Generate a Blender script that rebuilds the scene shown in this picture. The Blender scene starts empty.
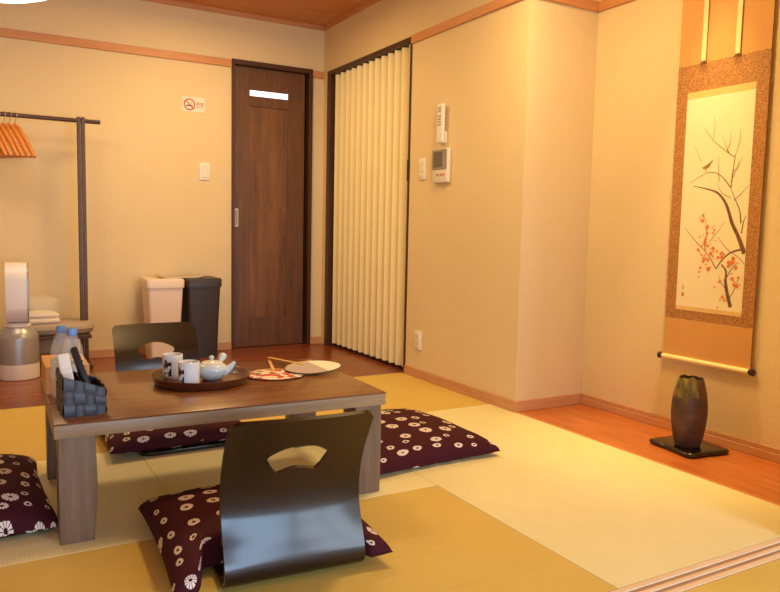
import bpy, bmesh, math, random
from mathutils import Vector, Matrix, noise
R = math.radians
PI = math.pi
random.seed(7)
scene = bpy.context.scene
COL = scene.collection

# ------------------------------------------------------------------ helpers
def bm_new():
    return bmesh.new()

def box(bm, x0, x1, y0, y1, z0, z1, bev=0.0, seg=2, M=None):
    r = bmesh.ops.create_cube(bm, size=1.0)
    vs = r['verts']
    for v in vs:
        v.co = Vector((x0 + (v.co.x + .5) * (x1 - x0), y0 + (v.co.y + .5) * (y1 - y0), z0 + (v.co.z + .5) * (z1 - z0)))
    if bev > 0:
        es = list({e for v in vs for e in v.link_edges})
        rb = bmesh.ops.bevel(bm, geom=es, offset=bev, segments=seg, affect='EDGES', profile=.5)
        vs = list({v for f in rb['faces'] for v in f.verts} | {v for v in vs if v.is_valid})
    if M is not None:
        for v in vs: v.co = M @ v.co
    return vs

def tube(bm, pts, rad, n=10, cap=True):
    """round tube along points; rad a number or one per point"""
    pts = [Vector(p) for p in pts]
    rads = rad if isinstance(rad, (list, tuple)) else [rad] * len(pts)
    rings = []
    up = Vector((0, 0, 1))
    prev = None
    for i, p in enumerate(pts):
        a = pts[max(0, i - 1)]; b = pts[min(len(pts) - 1, i + 1)]
        t = (b - a).normalized()
        if prev is None:
            u = t.cross(up)
            if u.length < 1e-3: u = t.cross(Vector((1, 0, 0)))
        else:
            u = prev - t * prev.dot(t)
        u.normalize(); prev = u
        w = t.cross(u)
        rings.append([bm.verts.new(p + (u * math.cos(2 * PI * k / n) + w * math.sin(2 * PI * k / n)) * rads[i]) for k in range(n)])
    for i in range(len(rings) - 1):
        for k in range(n):
            bm.faces.new((rings[i][k], rings[i][(k + 1) % n], rings[i + 1][(k + 1) % n], rings[i + 1][k]))
    if cap:
        bm.faces.new(list(reversed(rings[0]))); bm.faces.new(rings[-1])

def lathe(bm, prof, n=40, cx=0, cy=0, close_top=False, close_bottom=False, sx=1, sy=1):
    rings = []
    for r, z in prof:
        if r < 1e-6:
            rings.append([bm.verts.new((cx, cy, z))])
        else:
            rings.append([bm.verts.new((cx + sx * r * math.cos(2 * PI * k / n), cy + sy * r * math.sin(2 * PI * k / n), z)) for k in range(n)])
    for a, b in zip(rings, rings[1:]):
        for k in range(n):
            k2 = (k + 1) % n
            if len(a) == 1 and len(b) == 1: continue
            if len(a) == 1: bm.faces.new((a[0], b[k2], b[k]))
            elif len(b) == 1: bm.faces.new((a[k], a[k2], b[0]))
            else: bm.faces.new((a[k], a[k2], b[k2], b[k]))
    if close_bottom and len(rings[0]) > 1: bm.faces.new(list(reversed(rings[0])))
    if close_top and len(rings[-1]) > 1: bm.faces.new(rings[-1])

def prism(bm, poly, z0, z1, M=None):
    """extrude a 2D polygon between two heights"""
    a = [bm.verts.new((x, y, z0)) for x, y in poly]
    b = [bm.verts.new((x, y, z1)) for x, y in poly]
    n = len(poly)
    bm.faces.new(list(reversed(a))); bm.faces.new(b)
    for k in range(n): bm.faces.new((a[k], a[(k + 1) % n], b[(k + 1) % n], b[k]))
    if M is not None:
        for v in a + b: v.co = M @ v.co

def obj(name, bm, mats, parent=None, smooth=True, angle=35, loc=None, rotz=0.0, recalc=True):
    if recalc: bmesh.ops.recalc_face_normals(bm, faces=bm.faces)
    me = bpy.data.meshes.new(name)
    bm.to_mesh(me); bm.free()
    if not isinstance(mats, (list, tuple)): mats = [mats]
    for m in mats: me.materials.append(m)
    if smooth:
        me.polygons.foreach_set('use_smooth', [True] * len(me.polygons))
        me.set_sharp_from_angle(angle=R(angle))
    o = bpy.data.objects.new(name, me)
    COL.objects.link(o)
    if parent is not None: o.parent = parent
    if loc is not None: o.location = loc
    if rotz: o.rotation_euler = (0, 0, rotz)
    return o

def tag(o, label, cat, group=None):
    o['label'] = label; o['category'] = cat
    if group: o['group'] = group
    return o

def thing(name, label, cat, loc=(0, 0, 0), rotz=0.0, group=None):
    o = bpy.data.objects.new(name, None)
    o.empty_display_size = .1
    COL.objects.link(o)
    o.location = loc; o.rotation_euler = (0, 0, rotz)
    return tag(o, label, cat, group)

def struct(name, bm, m, parent=None, **k):
    o = obj(name, bm, m, parent, **k)
    if parent is None: o['kind'] = 'structure'
    return o

def copy_tree(root, loc, rotz, label=None):
    r = root.copy(); COL.objects.link(r)
    r.location = loc; r.rotation_euler = (0, 0, rotz)
    if label: r['label'] = label
    for ch in list(root.children):
        c = ch.copy(); COL.objects.link(c); c.parent = r
        for g in list(ch.children):
            d = g.copy(); COL.objects.link(d); d.parent = c
    return r

# ------------------------------------------------------------------ materials
def lin(c):
    return tuple((x / 12.92 if x <= .04045 else ((x + .055) / 1.055) ** 2.4) for x in c)
def rgb(r, g, b):
    return lin((r / 255, g / 255, b / 255)) + (1.0,)

class NT:
    def __init__(s, name):
        s.m = bpy.data.materials.new(name); s.m.use_nodes = True
        s.t = s.m.node_tree; s.n = s.t.nodes
        s.b = s.n['Principled BSDF']
    def node(s, typ, **kw):
        x = s.n.new(typ)
        for k, v in kw.items():
            if hasattr(x, k): setattr(x, k, v)
            else: x.inputs[k].default_value = v
        return x
    def link(s, a, b): s.t.links.new(a, b)
    def coords(s, scale=(1, 1, 1), out='Object', rot=(0, 0, 0)):
        tc = s.node('ShaderNodeTexCoord'); mp = s.node('ShaderNodeMapping')
        mp.inputs['Scale'].default_value = scale; mp.inputs['Rotation'].default_value = rot
        s.link(tc.outputs[out], mp.inputs['Vector'])
        return mp.outputs['Vector']
    def math(s, op, a, b=None, c=None):
        x = s.node('ShaderNodeMath', operation=op)
        for i, v in enumerate((a, b, c)):
            if v is None: continue
            if isinstance(v, (int, float)): x.inputs[i].default_value = v
            else: s.link(v, x.inputs[i])
        return x.outputs[0]
    def mix(s, f, a, b, blend='MIX'):
        x = s.node('ShaderNodeMix', data_type='RGBA', blend_type=blend)
        for i, v in ((0, f), (6, a), (7, b)):
            if isinstance(v, (int, float)): x.inputs[i].default_value = v
            elif isinstance(v, tuple): x.inputs[i].default_value = v
            else: s.link(v, x.inputs[i])
        return x.outputs[2]
    def ramp(s, f, stops):
        x = s.node('ShaderNodeValToRGB')
        cr = x.color_ramp
        while len(cr.elements) < len(stops): cr.elements.new(.5)
        for e, (p, c) in zip(cr.elements, stops): e.position = p; e.color = c
        s.link(f, x.inputs[0])
        return x.outputs[0]
    def noise(s, vec, scale, detail=4, rough=.6):
        x = s.node('ShaderNodeTexNoise'); x.inputs['Scale'].default_value = scale
        x.inputs['Detail'].default_value = detail; x.inputs['Roughness'].default_value = rough
        s.link(vec, x.inputs['Vector'])
        return x.outputs['Fac']
    def bump(s, h, strength=.3, dist=.002):
        x = s.node('ShaderNodeBump'); x.inputs['Strength'].default_value = strength; x.inputs['Distance'].default_value = dist
        s.link(h, x.inputs['Height']); s.link(x.outputs[0], s.b.inputs['Normal'])
    def set(s, **k):
        for a, v in k.items(): s.b.inputs[a.replace('_', ' ')].default_value = v
        return s

def plain(name, c, rough=.5, metal=0.0, var=.06, scale=8, coat=0.0, bump=0.0, bscale=200, spec=.5):
    t = NT(name)
    v = t.coords()
    n = t.noise(v, scale)
    d = tuple(min(1, x * (1 + var)) for x in c[:3]) + (1,)
    e = tuple(x * (1 - var) for x in c[:3]) + (1,)
    t.link(t.ramp(n, [(.3, e), (.7, d)]), t.b.inputs['Base Color'])
    t.set(Roughness=rough, Metallic=metal, Coat_Weight=coat, Specular_IOR_Level=spec)
    if bump: t.bump(t.noise(v, bscale, 3), bump, .001)
    return t.m

def wood(name, c1, c2, axis='X', rough=.4, stretch=14, scale=3.0, coat=0.0, bump=.12, spec=.5, band=.5):
    t = NT(name)
    sc = {'X': (1, stretch, stretch), 'Y': (stretch, 1, stretch), 'Z': (stretch, stretch, 1)}[axis]
    v = t.coords(sc)
    n1 = t.noise(v, scale, 6, .65)
    n2 = t.noise(v, scale * 7, 3, .6)
    f = t.math('ADD', t.math('MULTIPLY', n1, 1 - band * .5), t.math('MULTIPLY', n2, band * .5))
    t.link(t.ramp(f, [(.32, c1), (.68, c2)]), t.b.inputs['Base Color'])
    t.set(Roughness=rough, Coat_Weight=coat, Specular_IOR_Level=spec)
    if bump: t.bump(n2, bump, .0008)
    return t.m

def planks(name, c1, c2, gap, along='X', length=.9, width=.09, rough=.3, bump=.3, grain=16, coat=0):
    t = NT(name)
    rot = (0, 0, 0) if along == 'X' else (0, 0, R(90))
    v = t.coords((1, 1, 1), rot=rot)
    br = t.node('ShaderNodeTexBrick', offset=.37, squash=1.0)
    t.link(v, br.inputs['Vector'])
    br.inputs['Scale'].default_value = 1; br.inputs['Brick Width'].default_value = length; br.inputs['Row Height'].default_value = width
    br.inputs['Mortar Size'].default_value = .0012; br.inputs['Mortar Smooth'].default_value = .2
    br.inputs['Color1'].default_value = (0, 0, 0, 1); br.inputs['Color2'].default_value = (1, 1, 1, 1); br.inputs['Mortar'].default_value = (.5, .5, .5, 1)
    sc = (1, grain, grain) if along == 'X' else (grain, 1, grain)
    v2 = t.coords(sc)
    n = t.noise(v2, 3.5, 6, .65)
    f = t.math('ADD', t.math('MULTIPLY', n, .75), t.math('MULTIPLY', br.outputs['Color'], .25))
    base = t.ramp(f, [(.28, c1), (.72, c2)])
    t.link(t.mix(br.outputs['Fac'], base, gap), t.b.inputs['Base Color'])
    t.set(Roughness=rough, Coat_Weight=coat)
    t.bump(t.math('SUBTRACT', t.math('MULTIPLY', n, .15), br.outputs['Fac']), bump, .0015)
    return t.m

def wallpaper():
    t = NT('cream_textured_wallpaper')
    v = t.coords()
    a = t.noise(t.coords((1, 1, 3)), 90, 3, .7)
    b = t.noise(v, 1.3, 3)
    c = t.ramp(b, [(.3, rgb(232, 211, 168)), (.7, rgb(236, 216, 174))])
    t.link(t.mix(t.math('MULTIPLY', a, .4), c, rgb(204, 178, 132)), t.b.inputs['Base Color'])
    t.set(Roughness=.85, Specular_IOR_Level=.2)
    t.bump(a, .6, .004)
    return t.m

def tatami(name, c1, c2, ribs='X'):
    t = NT(name)
    v = t.coords()
    sx = t.node('ShaderNodeSeparateXYZ'); t.link(v, sx.inputs[0])
    a, b = (sx.outputs[0], sx.outputs[1]) if ribs == 'X' else (sx.outputs[1], sx.outputs[0])
    w1 = t.math('SINE', t.math('MULTIPLY', a, 2 * PI / .0105))
    w2 = t.math('SINE', t.math('MULTIPLY', b, 2 * PI / .0045))
    w = t.math('ADD', t.math('MULTIPLY', w1, .35), t.math('MULTIPLY', w2, .15))
    sc = (120, 3, 1) if ribs == 'X' else (3, 120, 1)
    n = t.noise(t.coords(sc), 2.0, 3)
    n2 = t.noise(v, 3.0, 3)
    f = t.math('ADD', t.math('ADD', t.math('MULTIPLY', w, .16), t.math('MULTIPLY', n, .5)), t.math('MULTIPLY', n2, .4))
    t.link(t.ramp(f, [(.2, c1), (.75, c2)]), t.b.inputs['Base Color'])
    t.set(Roughness=.55, Specular_IOR_Level=.35)
    t.bump(w, .12, .001)
    return t.m

def cushion_cloth(name, seedoff):
    """dark purple cotton with white tie-dyed spoke rings"""
    t = NT(name)
    tc = t.node('ShaderNodeTexCoord'); mp = t.node('ShaderNodeMapping')
    mp.inputs['Location'].default_value = (seedoff * 1.37, seedoff * .73, 0)
    t.link(tc.outputs['UV'], mp.inputs['Vector'])
    v = mp.outputs['Vector']
    S = 10.5
    vo = t.node('ShaderNodeTexVoronoi', voronoi_dimensions='2D', feature='F1')
    vo.inputs['Scale'].default_value = S; vo.inputs['Randomness'].default_value = .55
    t.link(v, vo.inputs['Vector'])
    df = t.node('ShaderNodeVectorMath', operation='SUBTRACT'); t.link(v, df.inputs[0]); t.link(vo.outputs['Position'], df.inputs[1])
    sp = t.node('ShaderNodeSeparateXYZ'); t.link(df.outputs[0], sp.inputs[0])
    ang = t.math('ARCTAN2', sp.outputs[1], sp.outputs[0])
    cs = t.node('ShaderNodeSeparateColor'); t.link(vo.outputs['Color'], cs.inputs[0])
    rad = t.math('ADD', t.math('MULTIPLY', cs.outputs[0], .15), .14)
    wob = t.math('MULTIPLY', t.math('SUBTRACT', t.noise(v, 60, 2), .5), .10)
    d = t.math('ADD', vo.outputs['Distance'], wob)
    ring = t.math('MULTIPLY', t.math('LESS_THAN', d, rad), t.math('GREATER_THAN', d, .07))
    spoke = t.math('GREATER_THAN', t.math('SINE', t.math('ADD', t.math('MULTIPLY', ang, 11), t.math('MULTIPLY', cs.outputs[1], 6))), -.72)
    m = t.math('MULTIPLY', ring, spoke)
    wv = t.noise(t.coords((1, 1, 1)), 350, 2)
    base = t.mix(wv, rgb(44, 9, 18), rgb(78, 20, 32))
    t.link(t.mix(m, base, rgb(238, 222, 210)), t.b.inputs['Base Color'])
    t.set(Roughness=.8, Specular_IOR_Level=.2)
    t.b.inputs['Sheen Weight'].default_value = .0
    t.bump(wv, .3, .001)
    return t.m

def emit(name, c, s):
    t = NT(name)
    t.set(Base_Color=c, Emission_Color=c, Emission_Strength=s)
    return t.m

def glass(name, c=(1, 1, 1, 1), rough=.05, ior=1.33):
    t = NT(name)
    t.set(Base_Color=c, Roughness=rough, IOR=ior, Transmission_Weight=1.0)
    return t.m

def film(name='clear_plastic_film', alpha=.16, rough=.15):
    t = NT(name)
    t.set(Base_Color=(.95, .95, .95, 1), Roughness=rough, Alpha=alpha)
    v = t.coords()
    t.bump(t.noise(v, 30, 3), .6, .01)
    return t.m

M = {}
M['wall'] = wallpaper()
M['ceiling'] = planks('cedar_ceiling_boards', rgb(190, 118, 58), rgb(214, 146, 82), rgb(124, 70, 30), 'X', 3.5, .3, .5, .2)
M['rail'] = wood('pale_rail_wood', rgb(196, 132, 80), rgb(214, 152, 98), 'X', .5, bump=.05)
M['railY'] = wood('pale_rail_wood_along_side', rgb(196, 132, 80), rgb(214, 152, 98), 'Y', .5, bump=.05)
M['base'] = wood('baseboard_wood', rgb(196, 140, 96), rgb(212, 160, 116), 'X', .45, bump=.05)
M['baseY'] = wood('baseboard_wood_along_side', rgb(196, 140, 96), rgb(212, 160, 116), 'Y', .45, bump=.05)
M['floorwood'] = planks('red_brown_floorboards', rgb(112, 56, 30), rgb(156, 84, 48), rgb(64, 30, 16), 'X', .91, .1, .27, .25)
M['alcovefloor'] = wood('orange_alcove_boards', rgb(166, 90, 42), rgb(204, 124, 64), 'Y', .3, 10, 3, bump=.05, band=.3)
M['tat_light'] = tatami('tatami_bright_lit_weave', rgb(220, 212, 160), rgb(242, 235, 188), 'X')  # weave direction that catches the light, painted as a paler base colour
M['tat_dark'] = tatami('tatami_dim_lit_weave', rgb(200, 172, 86), rgb(226, 198, 110), 'Y')  # same matting turned from the light, its dimmer look painted in
M['darkframe'] = wood('dark_brown_frame_wood', rgb(58, 33, 22), rgb(84, 50, 34), 'Z', .4)
M['darkframeX'] = wood('dark_brown_head_wood', rgb(58, 33, 22), rgb(84, 50, 34), 'X', .4)
M['door'] = wood('walnut_door_wood', rgb(80, 50, 32), rgb(118, 78, 50), 'Z', .4, 12, 2.2)
M['doorpanel'] = wood('walnut_door_panel_wood', rgb(76, 47, 31), rgb(136, 90, 56), 'Z', .4, 9, 1.6)
M['chrome'] = plain('brushed_steel', rgb(200, 198, 192), .3, 1.0)
M['accordion'] = plain('cream_vinyl_pleats', rgb(236, 222, 174), .45, var=.02)
M['white'] = plain('white_plastic', rgb(236, 232, 224), .4, var=.02)
M['offwhite'] = plain('warm_white_plastic', rgb(232, 222, 206), .45, var=.02)
M['screen'] = plain('grey_lcd_screen', rgb(92, 88, 84), .15)
M['screenframe'] = plain('silver_grey_plastic', rgb(150, 140, 128), .35)
M['button'] = plain('grey_button_plastic', rgb(140, 140, 138), .5)
M['redbutton'] = plain('salmon_button_plastic', rgb(214, 120, 96), .5)
M['red'] = plain('red_print', rgb(186, 48, 44), .6, var=.02)
M['greyprint'] = plain('grey_print', rgb(150, 140, 140), .6, var=.02)
M['signwhite'] = plain('pale_sign_plastic', rgb(238, 226, 210), .5, var=.02)
M['blackprint'] = plain('black_print', rgb(34, 30, 30), .6, var=.02)
M['lacquer'] = wood('dark_lacquered_plywood', rgb(26, 13, 8), rgb(38, 21, 14), 'X', .27, 10, 3, coat=.30, spec=.42, bump=.01)
M['lacquer'].node_tree.nodes['Principled BSDF'].inputs['Coat Roughness'].default_value = .13
M['blacklacquer'] = plain('black_lacquer', rgb(14, 12, 12), .18, coat=.4)
M['tabletop'] = wood('brown_table_top_wood', rgb(102, 62, 35), rgb(138, 90, 54), 'X', .27, 14, 2.4, coat=.15, bump=.05)
M['tableside'] = wood('daylit_grey_table_edge_wood', rgb(132, 108, 82), rgb(168, 142, 110), 'X', .4, 14, 3)  # brown wood with the grey of daylight mixed into its colour
M['tableleg'] = wood('daylit_grey_table_leg_wood', rgb(98, 76, 58), rgb(132, 106, 82), 'Z', .4, 14, 3)  # leg wood likewise greyed for the daylight falling on it
M['rackwood'] = wood('dark_rack_wood', rgb(66, 44, 32), rgb(98, 70, 52), 'Z', .45, 12, 4)
M['rackwoodX'] = wood('dark_rack_pole_wood', rgb(62, 40, 30), rgb(88, 60, 44), 'X', .45, 12, 4)
M['hanger'] = wood('honey_hanger_wood', rgb(196, 116, 48), rgb(220, 146, 72), 'X', .4, 8, 6)
M['pad'] = plain('grey_cushion_vinyl', rgb(172, 158, 144), .55, bump=.1)
M['towel'] = plain('white_folded_towel', rgb(236, 228, 218), .9, bump=.4, bscale=300)
M['film'] = film()
M['nickel'] = plain('satin_nickel', rgb(172, 172, 178), .34, .45, var=.04)
M['purwhite'] = plain('pale_grey_white_plastic', rgb(232, 228, 228), .4, var=.02)
M['dark'] = plain('dark_grey_plastic', rgb(46, 44, 44), .4)
M['binwhite'] = plain('cream_white_bin_plastic', rgb(230, 212, 196), .5, var=.02)
M['binblack'] = plain('dark_brown_bin_plastic', rgb(50, 40, 36), .45)
M['sheet'] = plain('grey_folded_sheet', rgb(196, 184, 172), .5)
M['tray'] = wood('red_brown_tray_lacquer', rgb(70, 32, 18), rgb(102, 52, 30), 'X', .3, 10, 4, coat=.2)
M['bamboo'] = wood('bamboo', rgb(204, 158, 86), rgb(226, 184, 112), 'Y', .45, 12, 4)
M['bottle'] = film('clear_bottle_plastic', .22, .06)
M['capblue'] = plain('light_blue_cap', rgb(110, 150, 214), .4)
M['label'] = plain('pale_bottle_label', rgb(222, 222, 218), .5)
M['boxwood'] = wood('pale_orange_box_wood', rgb(206, 146, 78), rgb(226, 172, 104), 'Y', .5, 10, 4)
M['tissue'] = plain('white_tissue', rgb(244, 240, 232), .9)
M['remote'] = plain('black_remote_plastic', rgb(26, 26, 29), .35)
M['basketin'] = plain('black_basket_lining', rgb(24, 24, 28), .8)
M['tracklight'] = wood('pale_track_wood', rgb(226, 198, 166), rgb(240, 216, 188), 'X', .4, 14, 3)
M['trackdark'] = wood('brown_track_wood', rgb(172, 134, 100), rgb(196, 158, 122), 'X', .45, 14, 3)
M['lamp'] = emit('warm_lamp_diffuser', (1.0, .68, .36, 1), 3.0)
M['lampwhite'] = emit('white_lamp_shade', (1.0, .93, .82, 1), 2.2)
M['litglass'] = emit('lit_door_glass', (.86, .95, 1.0, 1), 1.3)
M['seal'] = plain('seal_red', rgb(206, 120, 66), .7)

def basket_weave():
    t = NT('dark_woven_band')
    n = t.noise(t.coords((1, 1, 30)), 8, 3)
    t.link(t.ramp(n, [(.3, rgb(52, 54, 62)), (.7, rgb(84, 88, 100))]), t.b.inputs['Base Color'])
    t.set(Roughness=.5)
    t.bump(n, .3, .001)
    return t.m
M['band'] = basket_weave()

def brocade():
    t = NT('tan_brocade')
    v = t.coords((1, 1, 1))
    vo = t.node('ShaderNodeTexVoronoi', feature='DISTANCE_TO_EDGE'); vo.inputs['Scale'].default_value = 95
    n = t.noise(v, 40, 2)
    w = t.node('ShaderNodeVectorMath', operation='ADD'); t.link(v, w.inputs[0])
    sc = t.node('ShaderNodeVectorMath', operation='SCALE'); sc.inputs['Scale'].default_value = .02
    nz = t.node('ShaderNodeTexNoise'); nz.inputs['Scale'].default_value = 30; t.link(v, nz.inputs['Vector'])
    t.link(nz.outputs['Color'], sc.inputs[0]); t.link(sc.outputs[0], w.inputs[1]); t.link(w.outputs[0], vo.inputs['Vector'])
    f = t.ramp(vo.outputs['Distance'], [(.05, (0, 0, 0, 1)), (.22, (1, 1, 1, 1))])
    t.link(t.mix(f, rgb(186, 132, 76), rgb(146, 98, 52)), t.b.inputs['Base Color'])
    t.set(Roughness=.65)
    return t.m
M['brocade'] = brocade()
M['mount'] = plain('plain_tan_mount_paper', rgb(210, 156, 92), .7, var=.03, bump=.1)
M['ichimonji'] = plain('pale_gold_brocade_strip', rgb(224, 188, 122), .6, var=.15, scale=120)
M['futai'] = plain('pale_gold_streamer', rgb(240, 214, 158), .5, var=.1, scale=60)
M['washi'] = plain('cream_painting_paper', rgb(236, 224, 190), .7, var=.03, scale=2)
M['ink'] = plain('brown_ink', rgb(112, 76, 56), .8, var=.3, scale=50)
M['inkdark'] = plain('dark_ink', rgb(116, 80, 60), .8, var=.35, scale=60)
M['blossom'] = plain('orange_red_paint', rgb(222, 128, 66), .8, var=.2, scale=80)
M['birdcol'] = plain('olive_paint', rgb(150, 124, 56), .8, var=.2, scale=90)
M['ivory'] = plain('ivory_roller', rgb(246, 222, 160), .35, var=.02)
M['rollerend'] = plain('black_roller_knob', rgb(40, 28, 24), .3)

def vase_clay():
    t = NT('smoked_clay')
    v = t.coords()
    n = t.noise(v, 14, 5)
    base = t.ramp(n, [(.3, rgb(54, 44, 42)), (.55, rgb(88, 62, 52)), (.75, rgb(122, 74, 54))])
    sx = t.node('ShaderNodeSeparateXYZ'); t.link(v, sx.inputs[0])
    # drip of olive ash glaze from the rim on the side facing the room
    h = t.math('GREATER_THAN', t.math('ADD', sx.outputs[2], t.math('MULTIPLY', t.math('SUBTRACT', n, .5), .12)), .212)
    u_ = t.math('SUBTRACT', t.math('MULTIPLY', sx.outputs[0], .8686), t.math('MULTIPLY', sx.outputs[1], .495))
    side = t.math('MULTIPLY', t.math('LESS_THAN', t.math('ADD', u_, t.math('MULTIPLY', n, .04)), .030), t.math('LESS_THAN', t.math('ADD', t.math('MULTIPLY', sx.outputs[0], .495), t.math('MULTIPLY', sx.outputs[1], .864)), .012))
    m = t.math('MULTIPLY', h, side)
    gl = t.ramp(t.noise(t.coords((1, 1, .25)), 45, 3), [(.35, rgb(70, 62, 30)), (.65, rgb(140, 122, 56))])
    t.link(t.mix(m, base, gl), t.b.inputs['Base Color'])
    t.set(Roughness=.5)
    t.bump(t.noise(v, 60, 4), .3, .003)
    return t.m
M['clay'] = vase_clay()

def porcelain(name, c, marks=False, off=0):
    t = NT(name)
    t.set(Base_Color=c, Roughness=.12, Coat_Weight=.3)
    if marks:
        v = t.coords((1, 1, .8))
        sx = t.node('ShaderNodeSeparateXYZ'); t.link(t.coords(), sx.inputs[0])
        n = t.noise(v, 58, 2)
        m = t.math('MULTIPLY', t.math('GREATER_THAN', n, .56), t.math('LESS_THAN', t.math('ADD', sx.outputs[0], t.math('MULTIPLY', sx.outputs[1], off)), -.0305))
        m = t.math('MULTIPLY', m, t.math('LESS_THAN', sx.outputs[2], .072))
        t.link(t.mix(m, c, rgb(56, 56, 66)), t.b.inputs['Base Color'])
    return t.m
M['cup'] = porcelain('white_porcelain_with_brush_marks', rgb(232, 236, 240), True, .3)
M['pot'] = porcelain('pale_celadon_porcelain', rgb(206, 222, 230))
M['potlid'] = porcelain('cream_porcelain', rgb(228, 226, 216))

def fan_red():
    t = NT('red_white_black_fan_print')
    v = t.coords()
    n = t.noise(v, 16, 1, .4)
    n2 = t.noise(t.coords((1, 2.2, 1)), 22, 1, .4)
    a = t.ramp(n, [(.40, rgb(206, 60, 48)), (.47, rgb(240, 226, 214)), (.60, rgb(240, 226, 214)), (.64, rgb(216, 84, 60))])
    for e in a.node.color_ramp.elements: pass
    a.node.color_ramp.interpolation = 'CONSTANT'
    m = t.math('GREATER_THAN', n2, .60)
    t.link(t.mix(m, a, rgb(52, 46, 46)), t.b.inputs['Base Color'])
    t.set(Roughness=.55)
    return t.m
M['fanred'] = fan_red()
def fan_grey():
    t = NT('grey_white_fan_print')
    sx = t.node('ShaderNodeSeparateXYZ'); t.link(t.coords(), sx.inputs[0])
    m = t.math('LESS_THAN', t.math('ADD', sx.outputs[0], t.math('MULTIPLY', sx.outputs[1], -.35)), -.025)
    t.link(t.mix(m, rgb(184, 172, 176), rgb(244, 238, 226)), t.b.inputs['Base Color'])
    t.set(Roughness=.55)
    return t.m
M['fangrey'] = fan_grey()
M['fanrim'] = plain('dark_fan_rim', rgb(44, 40, 44), .5)

# ------------------------------------------------------------------ room
D = 5.15      # back wall
S = 2.33      # right-hand wall
A = 2.78      # back of the display alcove
AY = 2.785    # alcove side wall
H = 2.41      # ceiling
LX = -1.75    # left wall
RY = -1.3     # rear wall with the garden window
WB = 3.885    # where floorboards meet the tatami
T = .12

bm = bm_new(); box(bm, LX - T, S + .95, WB, D + T, -.06, 0)
struct('floor', bm, M['floorwood'], smooth=False)
bm = bm_new(); box(bm, S + .002, A + T, 1.157, AY + .0, -.06, 0)
struct('floor_alcove', bm, M['alcovefloor'], smooth=False)
def mat_box(x0, x1, y0, y1, m):
    bm = bm_new(); box(bm, x0 + .0008, x1 - .0008, y0 + .0008, y1 - .0008, -.05, 0, .0012, 1)
    o = obj('tatami_mat', bm, m, smooth=False); o['kind'] = 'structure'
    return o
X0, X1, X2 = -.38, .54, 1.40
Y0, Y1, Y2 = 1.242, 2.08, 2.975
mat_box(LX, X0, Y0, Y1, M['tat_light']); mat_box(X0, X2, Y0, Y1, M['tat_dark']); mat_box(X2, S, Y0, Y2, M['tat_light'])
mat_box(LX, X0, Y1, Y2, M['tat_dark']); mat_box(X0, X1, Y1, Y2, M['tat_light']); mat_box(X1, X2, Y1, Y2, M['tat_light'])
mat_box(LX, X0, Y2, WB, M['tat_dark']); mat_box(X0, X2, Y2, WB, M['tat_dark']); mat_box(X2, S, Y2, WB, M['tat_dark'])
mat_box(LX, X1, RY, 1.156, M['tat_dark']); mat_box(X1, S + .3, RY, 1.156, M['tat_dark'])
# sub floor
bm = bm_new(); box(bm, LX - T, A + T, RY - T, WB, -.12, -.0605)
struct('floor_base', bm, M['base'], smooth=False)

bm = bm_new(); box(bm, LX - T, A + T, RY - T, D + T, H, H + .08)
struct('ceiling', bm, M['ceiling'], smooth=False)

# back wall with door opening
DX0, DX1, DZ = 1.612, 2.234, 2.083
bm = bm_new()
box(bm, LX - T, DX0, D, D + T, 0, H); box(bm, DX1, S + .95, D, D + T, 0, H); box(bm, DX0, DX1, D, D + T, DZ, H)
struct('wall_back', bm, M['wall'], smooth=False)
bm = bm_new(); box(bm, DX0 - .2, DX1 + .2, D + T + .01, D + T + .06, 0, H)
struct('wall_behind_door', bm, M['wall'], smooth=False)
# right wall with accordion opening
AY0, AY1, AZ = 3.858, 5.07, 2.066
bm = bm_new()
box(bm, S, S + T, AY1, D, 0, H); box(bm, S, S + T, AY0, AY1, AZ, H); box(bm, S, A + T, AY, AY0, 0, H)
struct('wall_right', bm, M['wall'], smooth=False)
bm = bm_new(); box(bm, S + .9, S + .95, AY0 - .05, D, 0, H); box(bm, S + T, S + .95, AY0 - .05, AY0, 0, H)
struct('wall_closet', bm, M['wall'], smooth=False)
bm = bm_new(); box(bm, A, A + T, 1.05, AY, 0, H)
struct('wall_alcove', bm, M['wall'], smooth=False)
bm = bm_new(); box(bm, S - .232, A, 1.157, 1.25, 0, H)
struct('wall_wing', bm, M['wall'], smooth=False)
bm = bm_new(); box(bm, S + .3, S + .3 + T, RY, 1.157, 0, H)
struct('wall_front_right', bm, M['wall'], smooth=False)
bm = bm_new(); box(bm, LX - T, LX, RY - T, D, 0, H)
struct('wall_left', bm, M['wall'], smooth=False)
# header over the track where the sliding screens run
bm = bm_new(); box(bm, LX, S - .232, 1.157, 1.25, 1.88, H)
struct('wall_header', bm, M['wall'], smooth=False)
# rear wall with wide garden window
WX0, WX1, WZ0, WZ1 = 1.38, 2.50, .25, 1.80
VX0, VX1, VZ0, VZ1 = -.75, 1.34, .25, .98
bm = bm_new()
box(bm, LX, VX0, RY - T, RY, 0, H); box(bm, VX1, WX0, RY - T, RY, 0, H); box(bm, VX0, VX1, RY - T, RY, VZ1, H); box(bm, VX0, VX1, RY - T, RY, -.06, VZ0); box(bm, WX1, S + .3 + T, RY - T, RY, 0, H); box(bm, WX0, WX1, RY - T, RY, WZ1, H); box(bm, WX0, WX1, RY - T, RY, -.06, WZ0)
struct('wall_rear', bm, M['wall'], smooth=False)
bm = bm_new()
for x in (WX0, (WX0 + WX1) / 2 - .025, WX1 - .05): box(bm, x, x + .05, RY - .08, RY - .03, WZ0, WZ1)
for z in (WZ0, WZ1 - .05): box(bm, WX0, WX1, RY - .08, RY - .03, z, z + .05)
struct('window_1', bm, M['darkframe'], smooth=False)
bm = bm_new()
for x in (VX0, (VX0 + VX1) / 2 - .02, VX1 - .04): box(bm, x, x + .04, RY - .08, RY - .03, VZ0, VZ1)
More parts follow.
